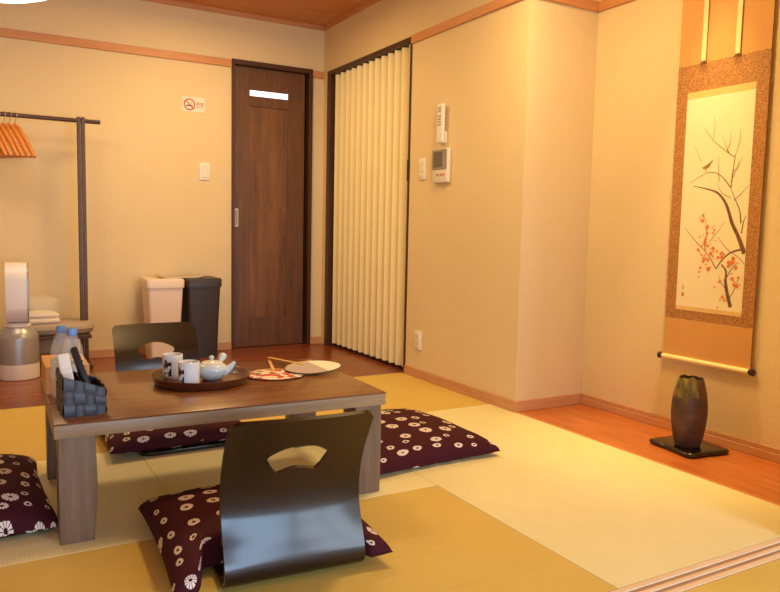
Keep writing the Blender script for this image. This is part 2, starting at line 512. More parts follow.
for z in (VZ0, VZ1 - .04): box(bm, VX0, VX1, RY - .08, RY - .03, z, z + .04)
struct('window_2', bm, M['darkframe'], smooth=False)

# rails and baseboards
RZ0, RZ1, RT = 2.024, 2.076, .014
bm = bm_new(); box(bm, LX, DX0 - .001, D - RT, D, RZ0, RZ1, .002, 1); box(bm, DX1 + .001, S, D - RT, D, RZ0, RZ1, .002, 1)
struct('trim_1', bm, M['rail'], smooth=False)
bm = bm_new(); box(bm, S - RT, S, AY - RT * 0, AY0 - .002, RZ0 - .004, RZ1 - .008, .002, 1)
struct('trim_2', bm, M['railY'], smooth=False)
bm = bm_new(); box(bm, S - 0, A - RT, AY - RT, AY, RZ0 - .004, RZ1 - .008, .002, 1)
struct('trim_3', bm, M['rail'], smooth=False)
bm = bm_new(); box(bm, A - RT, A, 1.262, AY, RZ0 - .004, RZ1 - .008, .002, 1)
struct('trim_4', bm, M['railY'], smooth=False)
# ceiling cornice
bm = bm_new(); box(bm, LX, S, D - .02, D, H - .03, H - .0005)
struct('trim_5', bm, M['rail'], smooth=False)
bm = bm_new(); box(bm, S - .02, S, AY, D - .0205, H - .03, H - .0005)
struct('trim_6', bm, M['railY'], smooth=False)
def base_prof(bm, x0, x1, y0, y1):
    """skirting with a shallow groove: two steps"""
    dx, dy = x1 - x0, y1 - y0
    box(bm, x0, x1, y0, y1, 0.0005, .034, .0015, 1)
    if dx > dy: box(bm, x0, x1, y0 + .003 * (1), y1, .034, .055, .0015, 1)
    else: box(bm, x0 + .003, x1, y0, y1, .034, .055, .0015, 1)
bm = bm_new(); base_prof(bm, LX, DX0 - .001, D - .012, D); base_prof(bm, DX1 + .001, S, D - .012, D)
struct('baseboard_back', bm, M['base'], smooth=False)
bm = bm_new(); base_prof(bm, S - .012, S, AY, AY0 - .002)
struct('baseboard_right', bm, M['baseY'], smooth=False)
bm = bm_new(); base_prof(bm, S - .012, A - .012, AY - .012, AY)
struct('baseboard_alcove_side', bm, M['base'], smooth=False)
bm = bm_new(); base_prof(bm, A - .012, A, 1.262, AY)
struct('baseboard_alcove', bm, M['baseY'], smooth=False)
# slim edging between tatami and alcove boards
bm = bm_new(); box(bm, S - .002, S + .010, 1.262, AY - .013, -.03, .0015)
struct('trim_7', bm, M['railY'], smooth=False)
# track for sliding screens (three ridges, two grooves)
bm = bm_new(); box(bm, LX, S - .234, 1.157, 1.2405, -.05, -.004)
tr = struct('trim_8', bm, M['trackdark'], smooth=False)
bm = bm_new()
for y0, y1, z in ((1.222, 1.2402, .001), (1.1573, 1.176, .001)): box(bm, LX, S - .234, y0, y1, -.004, z, .001, 1)
box(bm, LX, S - .234, 1.192, 1.206, -.004, .001, .001, 1)
obj('track_ridges', bm, M['tracklight'], tr, smooth=False)

# ------------------------------------------------------------------ walnut sliding door
door = bpy.data.objects.new('door_1', None); COL.objects.link(door); door.location = (DX0, D, 0); door['kind'] = 'structure'
w = DX1 - DX0
bm = bm_new()
box(bm, .0005, .02, -.02, T, 0, DZ, .002, 1); box(bm, w - .03, w - .0005, -.02, T, 0, DZ, .002, 1)
obj('door_jamb', bm, M['darkframe'], door, smooth=False)
bm = bm_new(); box(bm, .02, w - .03, -.02, T, DZ - .035, DZ - .0005, .002, 1)
obj('door_head', bm, M['darkframeX'], door, smooth=False)
# leaf: stiles, rails and sunk panel
lx0, lx1 = .022, w - .05
px0, px1, pz0, pz1 = 1.755 - DX0, 2.050 - DX0, .225, 1.772
gz0, gz1 = 1.845, 1.886
bm = bm_new()
box(bm, lx0, px0, .02, .055, .006, DZ - .037, .0015, 1); box(bm, px1, lx1, .02, .055, .006, DZ - .037, .0015, 1)
box(bm, px0, px1, .02, .055, .006, pz0, .0015, 1); box(bm, px0, px1, .02, .055, pz1, gz0, .0015, 1); box(bm, px0, px1, .02, .055, gz1, DZ - .037, .0015, 1)
obj('door_leaf', bm, M['door'], door, smooth=False)
bm = bm_new(); box(bm, px0, px1, .029, .05, pz0, pz1)
obj('door_panel', bm, M['doorpanel'], door, smooth=False)
bm = bm_new(); box(bm, px0, px1, .026, .045, gz0, gz1)
obj('glass_slot', bm, M['litglass'], door, smooth=False)
bm = bm_new()
hx0, hx1, hz0, hz1 = .026, .058, .898, 1.03
box(bm, hx0, hx1, .0165, .02, hz0, hz1, .001, 1)
hd = obj('door_handle', bm, M['chrome'], door, smooth=False)
bm = bm_new(); box(bm, hx0 + .008, hx1 - .008, .0155, .0166, hz0 + .012, hz1 - .012)
obj('handle_recess', bm, M['screenframe'], hd, smooth=False)

# ------------------------------------------------------------------ accordion door
acc = bpy.data.objects.new('door_2', None); COL.objects.link(acc); acc.location = (S, AY0, 0); acc['kind'] = 'structure'
L = AY1 - AY0
bm = bm_new(); box(bm, -.008, T, .0005, .014, 0, AZ, .001, 1); box(bm, -.008, T, L - .055, L - .0005, 0, AZ, .001, 1)
obj('door_jamb', bm, M['darkframe'], acc, smooth=False)
bm = bm_new(); box(bm, -.008, T, .014, L - .055, AZ - .03, AZ - .0005, .001, 1)
obj('door_head', bm, M['darkframeX'], acc, smooth=False)
bm = bm_new()
n = 13; y0, y1 = .018, L - .058
pitch = (y1 - y0) / n
pts = []
for i in range(n):
    a = y0 + i * pitch
    # each pleat: a rounded outward fold and a sharp inner crease
    pts += [(.052, a), (.018, a + pitch * .30), (.010, a + pitch * .42), (.014, a + pitch * .54)]
pts.append((.052, y1))
zb, zt = .028, AZ - .036
lo = [bm.verts.new((x, y, zb)) for x, y in pts]; hi = [bm.verts.new((x, y, zt)) for x, y in pts]
lo2 = [bm.verts.new((x + .003, y, zb)) for x, y in pts]; hi2 = [bm.verts.new((x + .003, y, zt)) for x, y in pts]
for i in range(len(pts) - 1):
    bm.faces.new((lo[i], lo[i + 1], hi[i + 1], hi[i])); bm.faces.new((lo2[i], hi2[i], hi2[i + 1], lo2[i + 1]))
    bm.faces.new((lo[i], lo2[i], lo2[i + 1], lo[i + 1])); bm.faces.new((hi[i], hi[i + 1], hi2[i + 1], hi2[i]))
obj('pleated_curtain', bm, M['accordion'], acc, angle=40)
bm = bm_new(); box(bm, -.014, -.008, .001, .013, 1.20, 1.33, .001, 1)
obj('door_latch', bm, M['dark'], acc, smooth=False)

# ------------------------------------------------------------------ low table
TZ = .35
tb = thing('low_table', 'low brown wooden table with thick top and square tapering legs on the tatami', 'table', (.694, 2.4695, 0), R(-1.5))
tw, td = 1.03, .70
bm = bm_new(); box(bm, -tw / 2, tw / 2, -td / 2, td / 2, .345, TZ, .0025, 2)
top = obj('table_top', bm, M['tabletop'], tb)
bm = bm_new(); box(bm, -tw / 2 + .001, tw / 2 - .001, -td / 2 + .001, td / 2 - .001, .306, .3449, .003, 2)
obj('edge_band', bm, M['tableside'], tb)
bm = bm_new(); box(bm, -tw / 2 + .12, tw / 2 - .12, -td / 2 + .10, td / 2 - .10, .285, .3058, .003, 1)
obj('under_panel', bm, M['tableside'], tb)
def leg(sx, sy):
    bm = bm_new()
    prof = [(.0, .090), (.10, .098), (.16, .101), (.22, .099), (.3055, .097)]
    rings = []
    for z, wd in prof:
        ox, oy = sx * (tw / 2 - .012), sy * (td / 2 - .012)
        ix, iy = ox - sx * wd, oy - sy * wd
        xs = sorted((ox, ix)); ys = sorted((oy, iy))
        rings.append([bm.verts.new((x, y, z)) for x, y in ((xs[0], ys[0]), (xs[1], ys[0]), (xs[1], ys[1]), (xs[0], ys[1]))])
    for a, b in zip(rings, rings[1:]):
        for k in range(4): bm.faces.new((a[k], a[(k + 1) % 4], b[(k + 1) % 4], b[k]))
    bm.faces.new(rings[0]); bm.faces.new(rings[-1])
    vert_edges = [e for e in bm.edges if abs(e.verts[0].co.z - e.verts[1].co.z) > .01]
    bmesh.ops.bevel(bm, geom=vert_edges, offset=.004, segments=2, affect='EDGES', profile=.5)
    return obj('leg', bm, M['tableleg'], tb)
for sx in (-1, 1):
    for sy in (-1, 1): leg(sx, sy)

# ------------------------------------------------------------------ legless floor chairs
CW = .372
def catmull(P, n):
    out = []
    P = [Vector(p) for p in P]
    Q = [P[0] * 2 - P[1]] + P + [P[-1] * 2 - P[-2]]
    for i in range(1, len(Q) - 2):
        for k in range(n):
            t = k / n
            a, b, c, d = Q[i - 1], Q[i], Q[i + 1], Q[i + 2]
            out.append(.5 * ((2 * b) + (c - a) * t + (2 * a - 5 * b + 4 * c - d) * t * t + (3 * b - a - 3 * c + d) * t ** 3))
    out.append(P[-1])
    return out
PROF = catmull([(.060, .010), (.030, .0115), (.006, .024), (-.002, .050), (.014, .095), (.034, .145), (.046, .19), (.043, .245), (.022, .315), (-.014, .38), (-.054, .442)], 24)
CUM = [0.0]
for a, b in zip(PROF, PROF[1:]): CUM.append(CUM[-1] + (b - a).length)
VL = CUM[-1]
def prof_at(v):
    v = max(0, min(VL, v))
    for i in range(len(CUM) - 1):
        if CUM[i + 1] >= v:
            f = (v - CUM[i]) / max(1e-9, CUM[i + 1] - CUM[i]); p = PROF[i].lerp(PROF[i + 1], f); t = (PROF[i + 1] - PROF[i]).normalized()
            return p, t
    return PROF[-1], (PROF[-1] - PROF[-2]).normalized()
def v_of_z(z):
    for i in range(len(CUM) - 1):
        if PROF[i].y <= z <= PROF[i + 1].y and CUM[i] > .08: return CUM[i]
    return VL
def surf(u, v, side):
    p, t = prof_at(v)
    s = 2 * u / CW
    k = min(1, max(0, (p.y - .03) / .15)); k = k * k * (3 - 2 * k)
    y = p.x - k * .014 * (1 - s * s)
    nrm = Vector((-k * .014 * 2 * s * 2 / CW * 1.0, -t.y, t.x)).normalized()   # outward, away from the sitter
    q = Vector((u, y, p.y)) + nrm * (.0055 * side)
    if q.z < .0015: q.z = .0015
    return q
def backrest_mesh():
    r = .028
    def hw(v):
        d = VL - v
        if d < r: return CW / 2 - r + math.sqrt(max(0, r * r - (r - d) ** 2))
        return CW / 2
    us = [i / 24 * 2 - 1 for i in range(25)]
    vs = [VL * (i / 40) for i in range(38)] + [VL - .028, VL - .022, VL - .016, VL - .010, VL - .005, VL - .0015, VL]
    vs = sorted(set(vs))
    # fan shaped hand hole: outline in (u, v)
    z_lo, z_mid, z_hi, z_side = .288, .300, .366, .335
    vl, vm, vh, vd = (v_of_z(z) for z in (z_lo, z_mid, z_hi, z_side))
    hole = []
    for i in range(13):                      # upper arc
        f = i / 12 * 2 - 1
        hole.append((f * .083, vd + (vh - vd) * (1 - abs(f) ** 2.2)))
    hole += [(.078, vd - .010), (.064, vl + .016), (.052, vl + .003), (.046, vl)]
    for f in (.036, .020, 0, -.020, -.036): hole.append((f, vm - (vm - vl) * (abs(f) / .046) ** 2))
    hole += [(-.046, vl), (-.052, vl + .003), (-.064, vl + .016), (-.078, vd - .010)]
    i0, i1 = 5, 19
    j0 = max(i for i, v in enumerate(vs) if v < vl - .014); j1 = min(i for i, v in enumerate(vs) if v > vh + .014)
    per = [(i, j1) for i in range(i0, i1 + 1)] + [(i1, j) for j in range(j1 - 1, j0 - 1, -1)] + [(i, j0) for i in range(i1 - 1, i0 - 1, -1)] + [(i0, j) for j in range(j0 + 1, j1)]
    uv = lambda i, j: (us[i] * hw(vs[j]), vs[j])
    # sample the hole outline along the ray to each perimeter point
    c = (0, (vl + vh) / 2)
    def ray_hit(p):
        dx, dy = p[0] - c[0], p[1] - c[1]
        best = None
        m = len(hole)
        for k in range(m):
            x1, y1 = hole[k][0] - c[0], hole[k][1] - c[1]; x2, y2 = hole[(k + 1) % m][0] - c[0], hole[(k + 1) % m][1] - c[1]
            ex, ey = x2 - x1, y2 - y1
            den = dx * ey - dy * ex
            if abs(den) < 1e-12: continue
            t = (x1 * ey - y1 * ex) / den; s = (x1 * dy - y1 * dx) / den
            if t > 0 and -1e-6 <= s <= 1 + 1e-6 and (best is None or t < best): best = t
        return (c[0] + dx * best, c[1] + dy * best)
    verts, faces = [], []
    idx = {}
    def add(key, p):
        if key not in idx: idx[key] = len(verts); verts.append(p)
        return idx[key]
    for j in range(len(vs)):
        for i in range(25):
            if i0 < i < i1 and j0 < j < j1: continue
            add(('g', i, j), uv(i, j))
    for j in range(len(vs) - 1):
        for i in range(24):
            if i0 <= i < i1 and j0 <= j < j1: continue
            faces.append([idx[('g', i, j)], idx[('g', i + 1, j)], idx[('g', i + 1, j + 1)], idx[('g', i, j + 1)]])
    K = 4; m = len(per)
    for q, (i, j) in enumerate(per):
        p = uv(i, j); h = ray_hit(p)
        for k in range(1, K + 1):
            f = k / K; f = f ** .8
            add(('h', q, k), (p[0] + (h[0] - p[0]) * f, p[1] + (h[1] - p[1]) * f))
    for q in range(m):
        q2 = (q + 1) % m
        ring = lambda q, k: idx[('g',) + per[q]] if k == 0 else idx[('h', q, k)]
        for k in range(K): faces.append([ring(q, k), ring(q2, k), ring(q2, k + 1), ring(q, k + 1)])
    bm = bm_new()
    A_ = [bm.verts.new(surf(u, v, 1)) for u, v in verts]; B_ = [bm.verts.new(surf(u, v, -1)) for u, v in verts]
    cnt = {}
    for f in faces:
        bm.faces.new([A_[k] for k in f]); bm.faces.new([B_[k] for k in reversed(f)])
        for a, b in zip(f, f[1:] + f[:1]):
            e = (min(a, b), max(a, b)); cnt[e] = cnt.get(e, 0) + 1
    for (a, b), n_ in cnt.items():
        if n_ == 1: bm.faces.new((A_[a], A_[b], B_[b], B_[a]))
    return bm
def seat_mesh():
    bm = bm_new()
    w0, w1, y0, y1, r = CW / 2, CW / 2 - .004, .052, .53, .045
    poly = [(-w0, y0), (w0, y0)]
    for k in range(9): a = k / 8 * PI / 2; poly.append((w1 - r + r * math.cos(a), y1 - r + r * math.sin(a)))
    for k in range(9): a = PI / 2 + k / 8 * PI / 2; poly.append((-w1 + r + r * math.cos(a), y1 - r + r * math.sin(a)))
    prism(bm, poly, .0012, .0155)
    es = [e for e in bm.edges if abs(e.verts[0].co.z - e.verts[1].co.z) < 1e-5]
    bmesh.ops.bevel(bm, geom=es, offset=.003, segments=2, affect='EDGES', profile=.5)
    return bm
ch = thing('floor_chair', 'dark lacquered legless floor chair seen from behind, nearest, in front of the table', 'floor chair', (.690, 1.652, 0), R(-4), 'legless floor chairs at the low table')
obj('backrest', backrest_mesh(), M['lacquer'], ch, angle=50)
obj('seat', seat_mesh(), M['blacklacquer'], ch)
ch2 = copy_tree(ch, (.706, 3.375, 0), R(181), 'dark lacquered legless floor chair facing us behind the table, white bin showing through its hole')

# ------------------------------------------------------------------ floor cushions
def cushion_mesh(ax, ay, hgt, seed, squeeze=None, zb=.0, cav=.06):
    bm = bm_new()
    n = 44
    uvl = bm.loops.layers.uv.new('UVMap')
    g = {}
    def pt(s, t, top):
        x = ax * s * (1 - cav * (1 - t * t) ** 1.0 * abs(s) ** 3)
        y = ay * t * (1 - cav * (1 - s * s) ** 1.0 * abs(t) ** 3)
        if squeeze is not None and t < 0:
            # the rear edge is pushed forward by the chair back between its sides
            k = min(1, max(0, (1 - abs(s) - .20) / .18)); k = k * k * (3 - 2 * k)
            y += k * squeeze * (-t) ** 2
        q = max(0, (1 - s * s) * (1 - t * t))
        f = q ** .36
        wr = noise.noise(Vector((s * 3 + seed, t * 3, seed))) * .10 + noise.noise(Vector((s * 9 + seed, t * 9, seed * 2))) * .035
        seam = .022 + .016 * (1 - max(abs(s), abs(t)) ** 8)
        if top: z = seam + (hgt - seam) * f * (1 + wr * (1 - f * .4))
        else: z = seam - (seam - .0015) * min(1, q ** .3 * 1.6)
        return Vector((x, y, z + zb))
    ss = [math.sin((i / n * 2 - 1) * PI / 2 * .999) * .55 + (i / n * 2 - 1) * .45 for i in range(n + 1)]
    for i, s in enumerate(ss):
        for j, t in enumerate(ss):
            edge = i in (0, n) or j in (0, n)
            g[i, j, 1] = bm.verts.new(pt(s, t, True)) if not edge else bm.verts.new((pt(s, t, True) + pt(s, t, False)) / 2)
            g[i, j, 0] = g[i, j, 1] if edge else bm.verts.new(pt(s, t, False))
    for i in range(n):
        for j in range(n):
            for top in (1, 0):
                ks = [(i, j), (i + 1, j), (i + 1, j + 1), (i, j + 1)]
                if not top: ks.reverse()
                vs = [g[a, b, top] for a, b in ks]
                if len(set(vs)) < 3: continue
                try: f = bm.faces.new(vs)
                except ValueError: continue
                for lp, (a, b) in zip(f.loops, ks):
                    k = 1.0 if top else 1.0
                    # arc length stretch near the edge keeps the rings round on the flanks
                    U = ss[a] * ax + (0 if top else .5); V = ss[b] * ay
                    e = hgt * .75
                    U += math.copysign(e * abs(ss[a]) ** 6, ss[a]); V += math.copysign(e * abs(ss[b]) ** 6, ss[b])
                    lp[uvl].uv = (U, V)
    return bm
def cushion(loc, rotz, label, ax, ay, hgt, seed, squeeze=None, cav=.06):
    bm = cushion_mesh(ax, ay, hgt, seed, squeeze, 0, cav)
    o = obj('floor_cushion', bm, cushion_cloth('purple_shibori_cotton_%s' % {1: 'a', 2: 'b', 3: 'c', 4: 'd'}[seed], seed), angle=70, loc=loc, rotz=rotz, recalc=True)
    return tag(o, label, 'cushion', 'purple tie-dyed cushions around the table')
cushion((.680, 1.925, .0158), R(-3), 'purple cushion with white rings on the nearest floor chair', .288, .295, .105, 1, .150, .04)
cushion((.70, 3.10, .0158), R(181), 'purple cushion with white rings behind and below the table, on the far chair', .29, .27, .09, 2, .06)
cushion((1.505, 2.555, .0), R(3), 'purple cushion with white rings at the right end of the table', .295, .325, .11, 3)
cushion((-.125, 2.545, .0), R(2), 'purple cushion with white rings at the left end of the table, cut by the frame', .31, .325, .135, 4)

# ------------------------------------------------------------------ things on the table
Z = TZ + .0003
# tray
tr = thing('round_tray', 'round red-brown wooden tray holding the tea set on the table', 'tray', (.682, 2.520, Z))
bm = bm_new()
lathe(bm, [(0, 0), (.150, 0), (.160, .003), (.170, .028), (.1685, .030), (.165, .028), (.155, .008), (.150, .0065), (0, .0065)], 64)
obj('tray_body', bm, M['tray'], tr, angle=50)
TT = Z + .0068
def cup(loc, label, rz):
    c = thing('tea_cup', label, 'cup', loc, rz, 'white tea cups on the tray')
    bm = bm_new()
    lathe(bm, [(0, .004), (.022, .004), (.023, 0), (.027, 0), (.0285, .004), (.0335, .010), (.0352, .018), (.0352, .080), (.0348, .0868), (.0335, .0872), (.0325, .086), (.0322, .020), (.029, .012), (0, .010)], 40)
    obj('cup_body', bm, M['cup'], c, angle=60)
    return c
cup((.612, 2.422, TT), 'white cylindrical tea cup with brush marks, nearer of the two on the tray', 0)
cup((.596, 2.585, TT), 'white cylindrical tea cup with brush marks, behind the other cup on the tray', R(20))
tp = thing('teapot', 'pale blue side-handled teapot with cream lid on the round tray', 'teapot', (.716, 2.515, TT), R(-18))
bm = bm_new()
lathe(bm, [(0, .003), (.026, .003), (.028, 0), (.031, 0), (.034, .004), (.045, .014), (.053, .028), (.0545, .040), (.050, .050), (.041, .0565), (.036, .058), (.034, .0565), (.040, .052), (.048, .040), (.044, .018), (0, .008)], 48)
obj('pot_body', bm, M['pot'], tp, angle=60)
bm = bm_new(); tube(bm, [(.040, 0, .026), (.057, 0, .034), (.070, .001, .047), (.081, .002, .062)], [.019, .0145, .0095, .006], 16)
obj('spout', bm, M['pot'], tp, angle=60)
bm = bm_new(); lathe(bm, [(0, .060), (.037, .0575), (.0375, .0595), (.030, .0645), (.012, .068), (0, .0685)], 40)
lid = obj('lid', bm, M['potlid'], tp, angle=50)
bm = bm_new(); lathe(bm, [(.0055, .066), (.0052, .072), (.009, .077), (.0085, .082), (.005, .0845), (0, .085)], 24)
obj('lid_knob', bm, M['pot'], lid, angle=60)
bm = bm_new(); tube(bm, [(.024, .038, .046), (.030, .050, .056), (.033, .057, .063), (.037, .066, .071), (.0385, .070, .075), (.0395, .073, .078)], [.009, .0085, .0125, .0145, .0125, .005], 18)
obj('side_handle', bm, M['pot'], tp, angle=60)

# paper fans
def fan(loc, rz, tilt, label, face_mat, w, h, hl, hbend=0.0):
    f = thing('paper_fan', label, 'fan', loc, rz, 'paper fans lying on the table')
    f.rotation_euler = (tilt[0], tilt[1], rz)
    poly = []
    for k in range(56):
        a = 2 * PI * k / 56
        x = math.copysign(abs(math.cos(a)) ** .9, math.cos(a)) * w / 2
        y = math.copysign(abs(math.sin(a)) ** .85, math.sin(a)) * h / 2
        if y < 0: x *= 1 - .18 * (-y / (h / 2)) ** 2
        poly.append((x, y))
    bm = bm_new(); prism(bm, poly, .0004, .0022)
    obj('fan_face', bm, face_mat, f, smooth=False)
    bm = bm_new(); tube(bm, [(x, y, .0013) for x, y in poly] + [(poly[0][0], poly[0][1], .0013)], .0016, 6, cap=False)
    obj('rim', bm, M['fanrim'], f)
    bm = bm_new()
    tube(bm, [(-w * .30, -h * .36, .0035), (0, -h * .47, .0035), (w * .30, -h * .36, .0035)], .0026, 8)
    box(bm, -.0065, .0065, -h / 2 - hl, -h * .25, .0022, .0062, .002, 2)
    obj('handle', bm, M['bamboo'], f, angle=50)
    return f
fan((.956, 2.522, Z + .0016), R(164), (0, 0), 'red, white and black paper fan lying under the grey fan', M['fanred'], .215, .20, .18)
fan((1.122, 2.555, Z + .0115), R(202), (R(-.6), R(2.5)), 'grey and white paper fan lying on top of the red fan', M['fangrey'], .225, .20, .15)

# woven remote caddy
bk = thing('woven_basket', 'dark grey woven caddy for remotes on the near left table corner', 'basket', (.258, 2.275, Z), R(1))
bw, bd = .115, .165
def hgt_at(x): return .097 - .021 * x / (bw / 2)
bm = bm_new(); box(bm, -bw / 2 + .003, bw / 2 - .003, -bd / 2 + .003, bd / 2 - .003, .001, .004)
for (x0, x1, y0, y1) in ((-bw / 2 + .002, -bw / 2 + .004, -bd / 2 + .002, bd / 2 - .002), (bw / 2 - .004, bw / 2 - .002, -bd / 2 + .002, bd / 2 - .002)):
    vs = box(bm, x0, x1, y0, y1, .001, .084)
    for v in vs:
        if v.co.z > .05: v.co.z = hgt_at(v.co.x) - .002
for ya in (-bd / 2 + .002, bd / 2 - .004):
    vs = box(bm, -bw / 2 + .0041, bw / 2 - .0041, ya, ya + .002, .001, .084)
    for v in vs:
        if v.co.z > .05: v.co.z = hgt_at(v.co.x) - .002
obj('lining', bm, M['basketin'], bk, smooth=False)
bm = bm_new()
vs = box(bm, -.004, .0, -bd / 2 + .004, bd / 2 - .004, .004, .08)
for v in vs:
    if v.co.z > .05: v.co.z = hgt_at(v.co.x) - .006 + .008 * v.co.y / bd
obj('divider', bm, M['basketin'], bk, smooth=False)
bm = bm_new()
def woven(bm, p0, p1, nrm, cols, rows, hfun):
    p0, p1, nrm = Vector(p0), Vector(p1), Vector(nrm)
    d = (p1 - p0); Lh = d.length; d.normalize()
    cw = Lh / cols
    for c in range(cols):
        for r in range(rows):
            a0 = c * cw; a1 = a0 + cw
            f0, f1 = r / rows, (r + 1) / rows
            horiz = (c + r) % 2
            out = .0045 if horiz else .0036
            nseg = 4
            col = []
            for k in range(nseg + 1):
                t = k / nseg; bow = math.sin(t * PI)
                row = []
                for m_ in range(nseg + 1):
                    t2 = m_ / nseg; bow2 = math.sin(t2 * PI)
                    a = a0 + (a1 - a0) * t
                    pos = p0 + d * a
                    hh = hfun(pos.x)
                    z = (f0 + (f1 - f0) * t2) * hh
                    o = (out * ((.0 + 1.0 * bow2 ** .5) if not horiz else (.0 + 1.0 * bow ** .5))) + .0004
                    q = pos + nrm * o
                    row.append(bm.verts.new((q.x, q.y, z + .0005)))
                col.append(row)
            for k in range(nseg):
                for m_ in range(nseg): bm.faces.new((col[k][m_], col[k + 1][m_], col[k + 1][m_ + 1], col[k][m_ + 1]))
hx, hy = bw / 2 - .002, bd / 2 - .002
woven(bm, (-hx, -hy, 0), (hx, -hy, 0), (0, -1, 0), 4, 3, hgt_at)
woven(bm, (hx, -hy, 0), (hx, hy, 0), (1, 0, 0), 5, 3, hgt_at)
woven(bm, (hx, hy, 0), (-hx, hy, 0), (0, 1, 0), 4, 3, hgt_at)
woven(bm, (-hx, hy, 0), (-hx, -hy, 0), (-1, 0, 0), 5, 3, hgt_at)
obj('woven_sides', bm, M['band'], bk, recalc=False, angle=40)

def orient(a, b, edge=False):
    """matrix taking local z onto the line a-b, origin at a"""
    a, b = Vector(a), Vector(b)
    z = (b - a).normalized(); x = Vector((0, -1, 0)).cross(z)
    x = (Vector((1, 0, 0)) - z * z.x).normalized(); y = z.cross(x)
    if edge: x, y = y, -x
    m = Matrix((x, y, z)).transposed().to_4x4(); m.translation = a
    return m
def remote(a, b, w, th, body, btn, label, nbtn, edge=False):
    r = thing('remote_control', label, 'remote control', a, 0)
    m = orient((0, 0, 0), Vector(b) - Vector(a), edge); L_ = (Vector(b) - Vector(a)).length
    bm = bm_new(); box(bm, -w / 2, w / 2, -th / 2, th / 2, 0, L_, .005, 3, M=m)
    obj('remote_body', bm, body, r)
    bm = bm_new()
    for k in range(nbtn):
        for c in (-1, 0, 1): box(bm, c * w * .28 - w * .09, c * w * .28 + w * .09, -th / 2 - .0012, -th / 2 + .0005, L_ * (.25 + .55 * k / nbtn), L_ * (.25 + .55 * k / nbtn) + .007, M=m)
    obj('buttons', bm, btn, r, smooth=False)
remote((.290, 2.262, Z + .018), (.243, 2.315, Z + .180), .042, .018, M['remote'], M['dark'], 'black remote control leaning up in the woven caddy', 6, True)
remote((.233, 2.240, Z + .012), (.213, 2.300, Z + .165), .033, .020, M['white'], M['offwhite'], 'white remote control leaning up in the woven caddy', 5)

# water bottles
def bottle(loc, label, rz):
    b = thing('water_bottle', label, 'bottle', loc, rz, 'water bottles on the table')
    b.scale = (1, 1, 1.08)
    bm = bm_new()
    prof = [(0, .004), (.020, .004), (.026, 0), (.031, .004), (.0325, .012)]
    for k in range(5):
        z = .022 + k * .018
        prof += [(.0325, z), (.0305, z + .006), (.0325, z + .012)]
    prof += [(.0325, .125), (.031, .145), (.024, .170), (.0145, .186), (.0125, .190), (.0125, .196)]
    lathe(bm, prof, 32, close_top=True)
    obj('bottle_body', bm, M['bottle'], b, angle=60)
    bm = bm_new(); lathe(bm, [(.0328, .060), (.0332, .061), (.0332, .112), (.0328, .113)], 32)
    obj('paper_label', bm, M['label'], b, angle=60)
    bm = bm_new()
    lathe(bm, [(0, .1905), (.0145, .1905), (.015, .192), (.0148, .208), (.0135, .2105), (0, .211)], 28)
    obj('cap', bm, M['capblue'], b, angle=50)
    return b
bottle((.250, 2.402, Z), 'clear water bottle with light blue cap, nearer one behind the woven caddy', 0)
bottle((.226, 2.472, Z), 'clear water bottle with light blue cap, farther one against the tissue box', R(40))

# pale wooden tissue box
tb2 = thing('tissue_box', 'pale orange wooden tissue box at the left edge of the table behind the bottle', 'tissue box', (.250, 2.640, Z), R(-1))
bm = bm_new()
w2, d2, h2 = .130, .235, .082
box(bm, -w2 / 2, w2 / 2, -d2 / 2, d2 / 2, 0, .006); box(bm, -w2 / 2, -w2 / 2 + .006, -d2 / 2, d2 / 2, .006, h2); box(bm, w2 / 2 - .006, w2 / 2, -d2 / 2, d2 / 2, .006, h2)
box(bm, -w2 / 2 + .006, w2 / 2 - .006, -d2 / 2, -d2 / 2 + .006, .006, h2); box(bm, -w2 / 2 + .006, w2 / 2 - .006, d2 / 2 - .006, d2 / 2, .006, h2)
obj('box_body', bm, M['boxwood'], tb2, smooth=False)
bm = bm_new()
sl = .020
box(bm, -w2 / 2, -sl, -d2 / 2, d2 / 2, h2, h2 + .006); box(bm, sl, w2 / 2, -d2 / 2, d2 / 2, h2, h2 + .006)
box(bm, -sl, sl, -d2 / 2, -d2 / 2 + .05, h2, h2 + .006); box(bm, -sl, sl, d2 / 2 - .05, d2 / 2, h2, h2 + .006)
obj('box_lid', bm, M['boxwood'], tb2, smooth=False)
bm = bm_new(); box(bm, -w2 / 2 + .01, w2 / 2 - .01, -d2 / 2 + .01, d2 / 2 - .01, .008, h2 - .006, .003, 1)
obj('tissues', bm, M['tissue'], tb2, smooth=False)

# ------------------------------------------------------------------ air purifier heater
pf = thing('air_purifier', 'tall silver and white air purifier standing on the floorboards at far left', 'air purifier', (.198, 4.655, 0), R(-4))
bm = bm_new(); lathe(bm, [(0, 0), (.100, 0), (.108, .004), (.110, .02), (.109, .085), (.1085, .09), (0, .09)], 48)
obj('base_ring', bm, M['purwhite'], pf, angle=50)
bm = bm_new(); lathe(bm, [(.1085, .0905), (.1085, .235), (.106, .250), (.092, .275), (.066, .300), (.052, .312), (0, .312)], 48, close_bottom=True)
ny = obj('filter_body', bm, M['nickel'], pf, angle=50)
bm = bm_new(); lathe(bm, [(.066, .3005), (.070, .306), (.060, .316), (.050, .322), (0, .322)], 40, close_bottom=True)
obj('collar', bm, M['purwhite'], pf, angle=50)
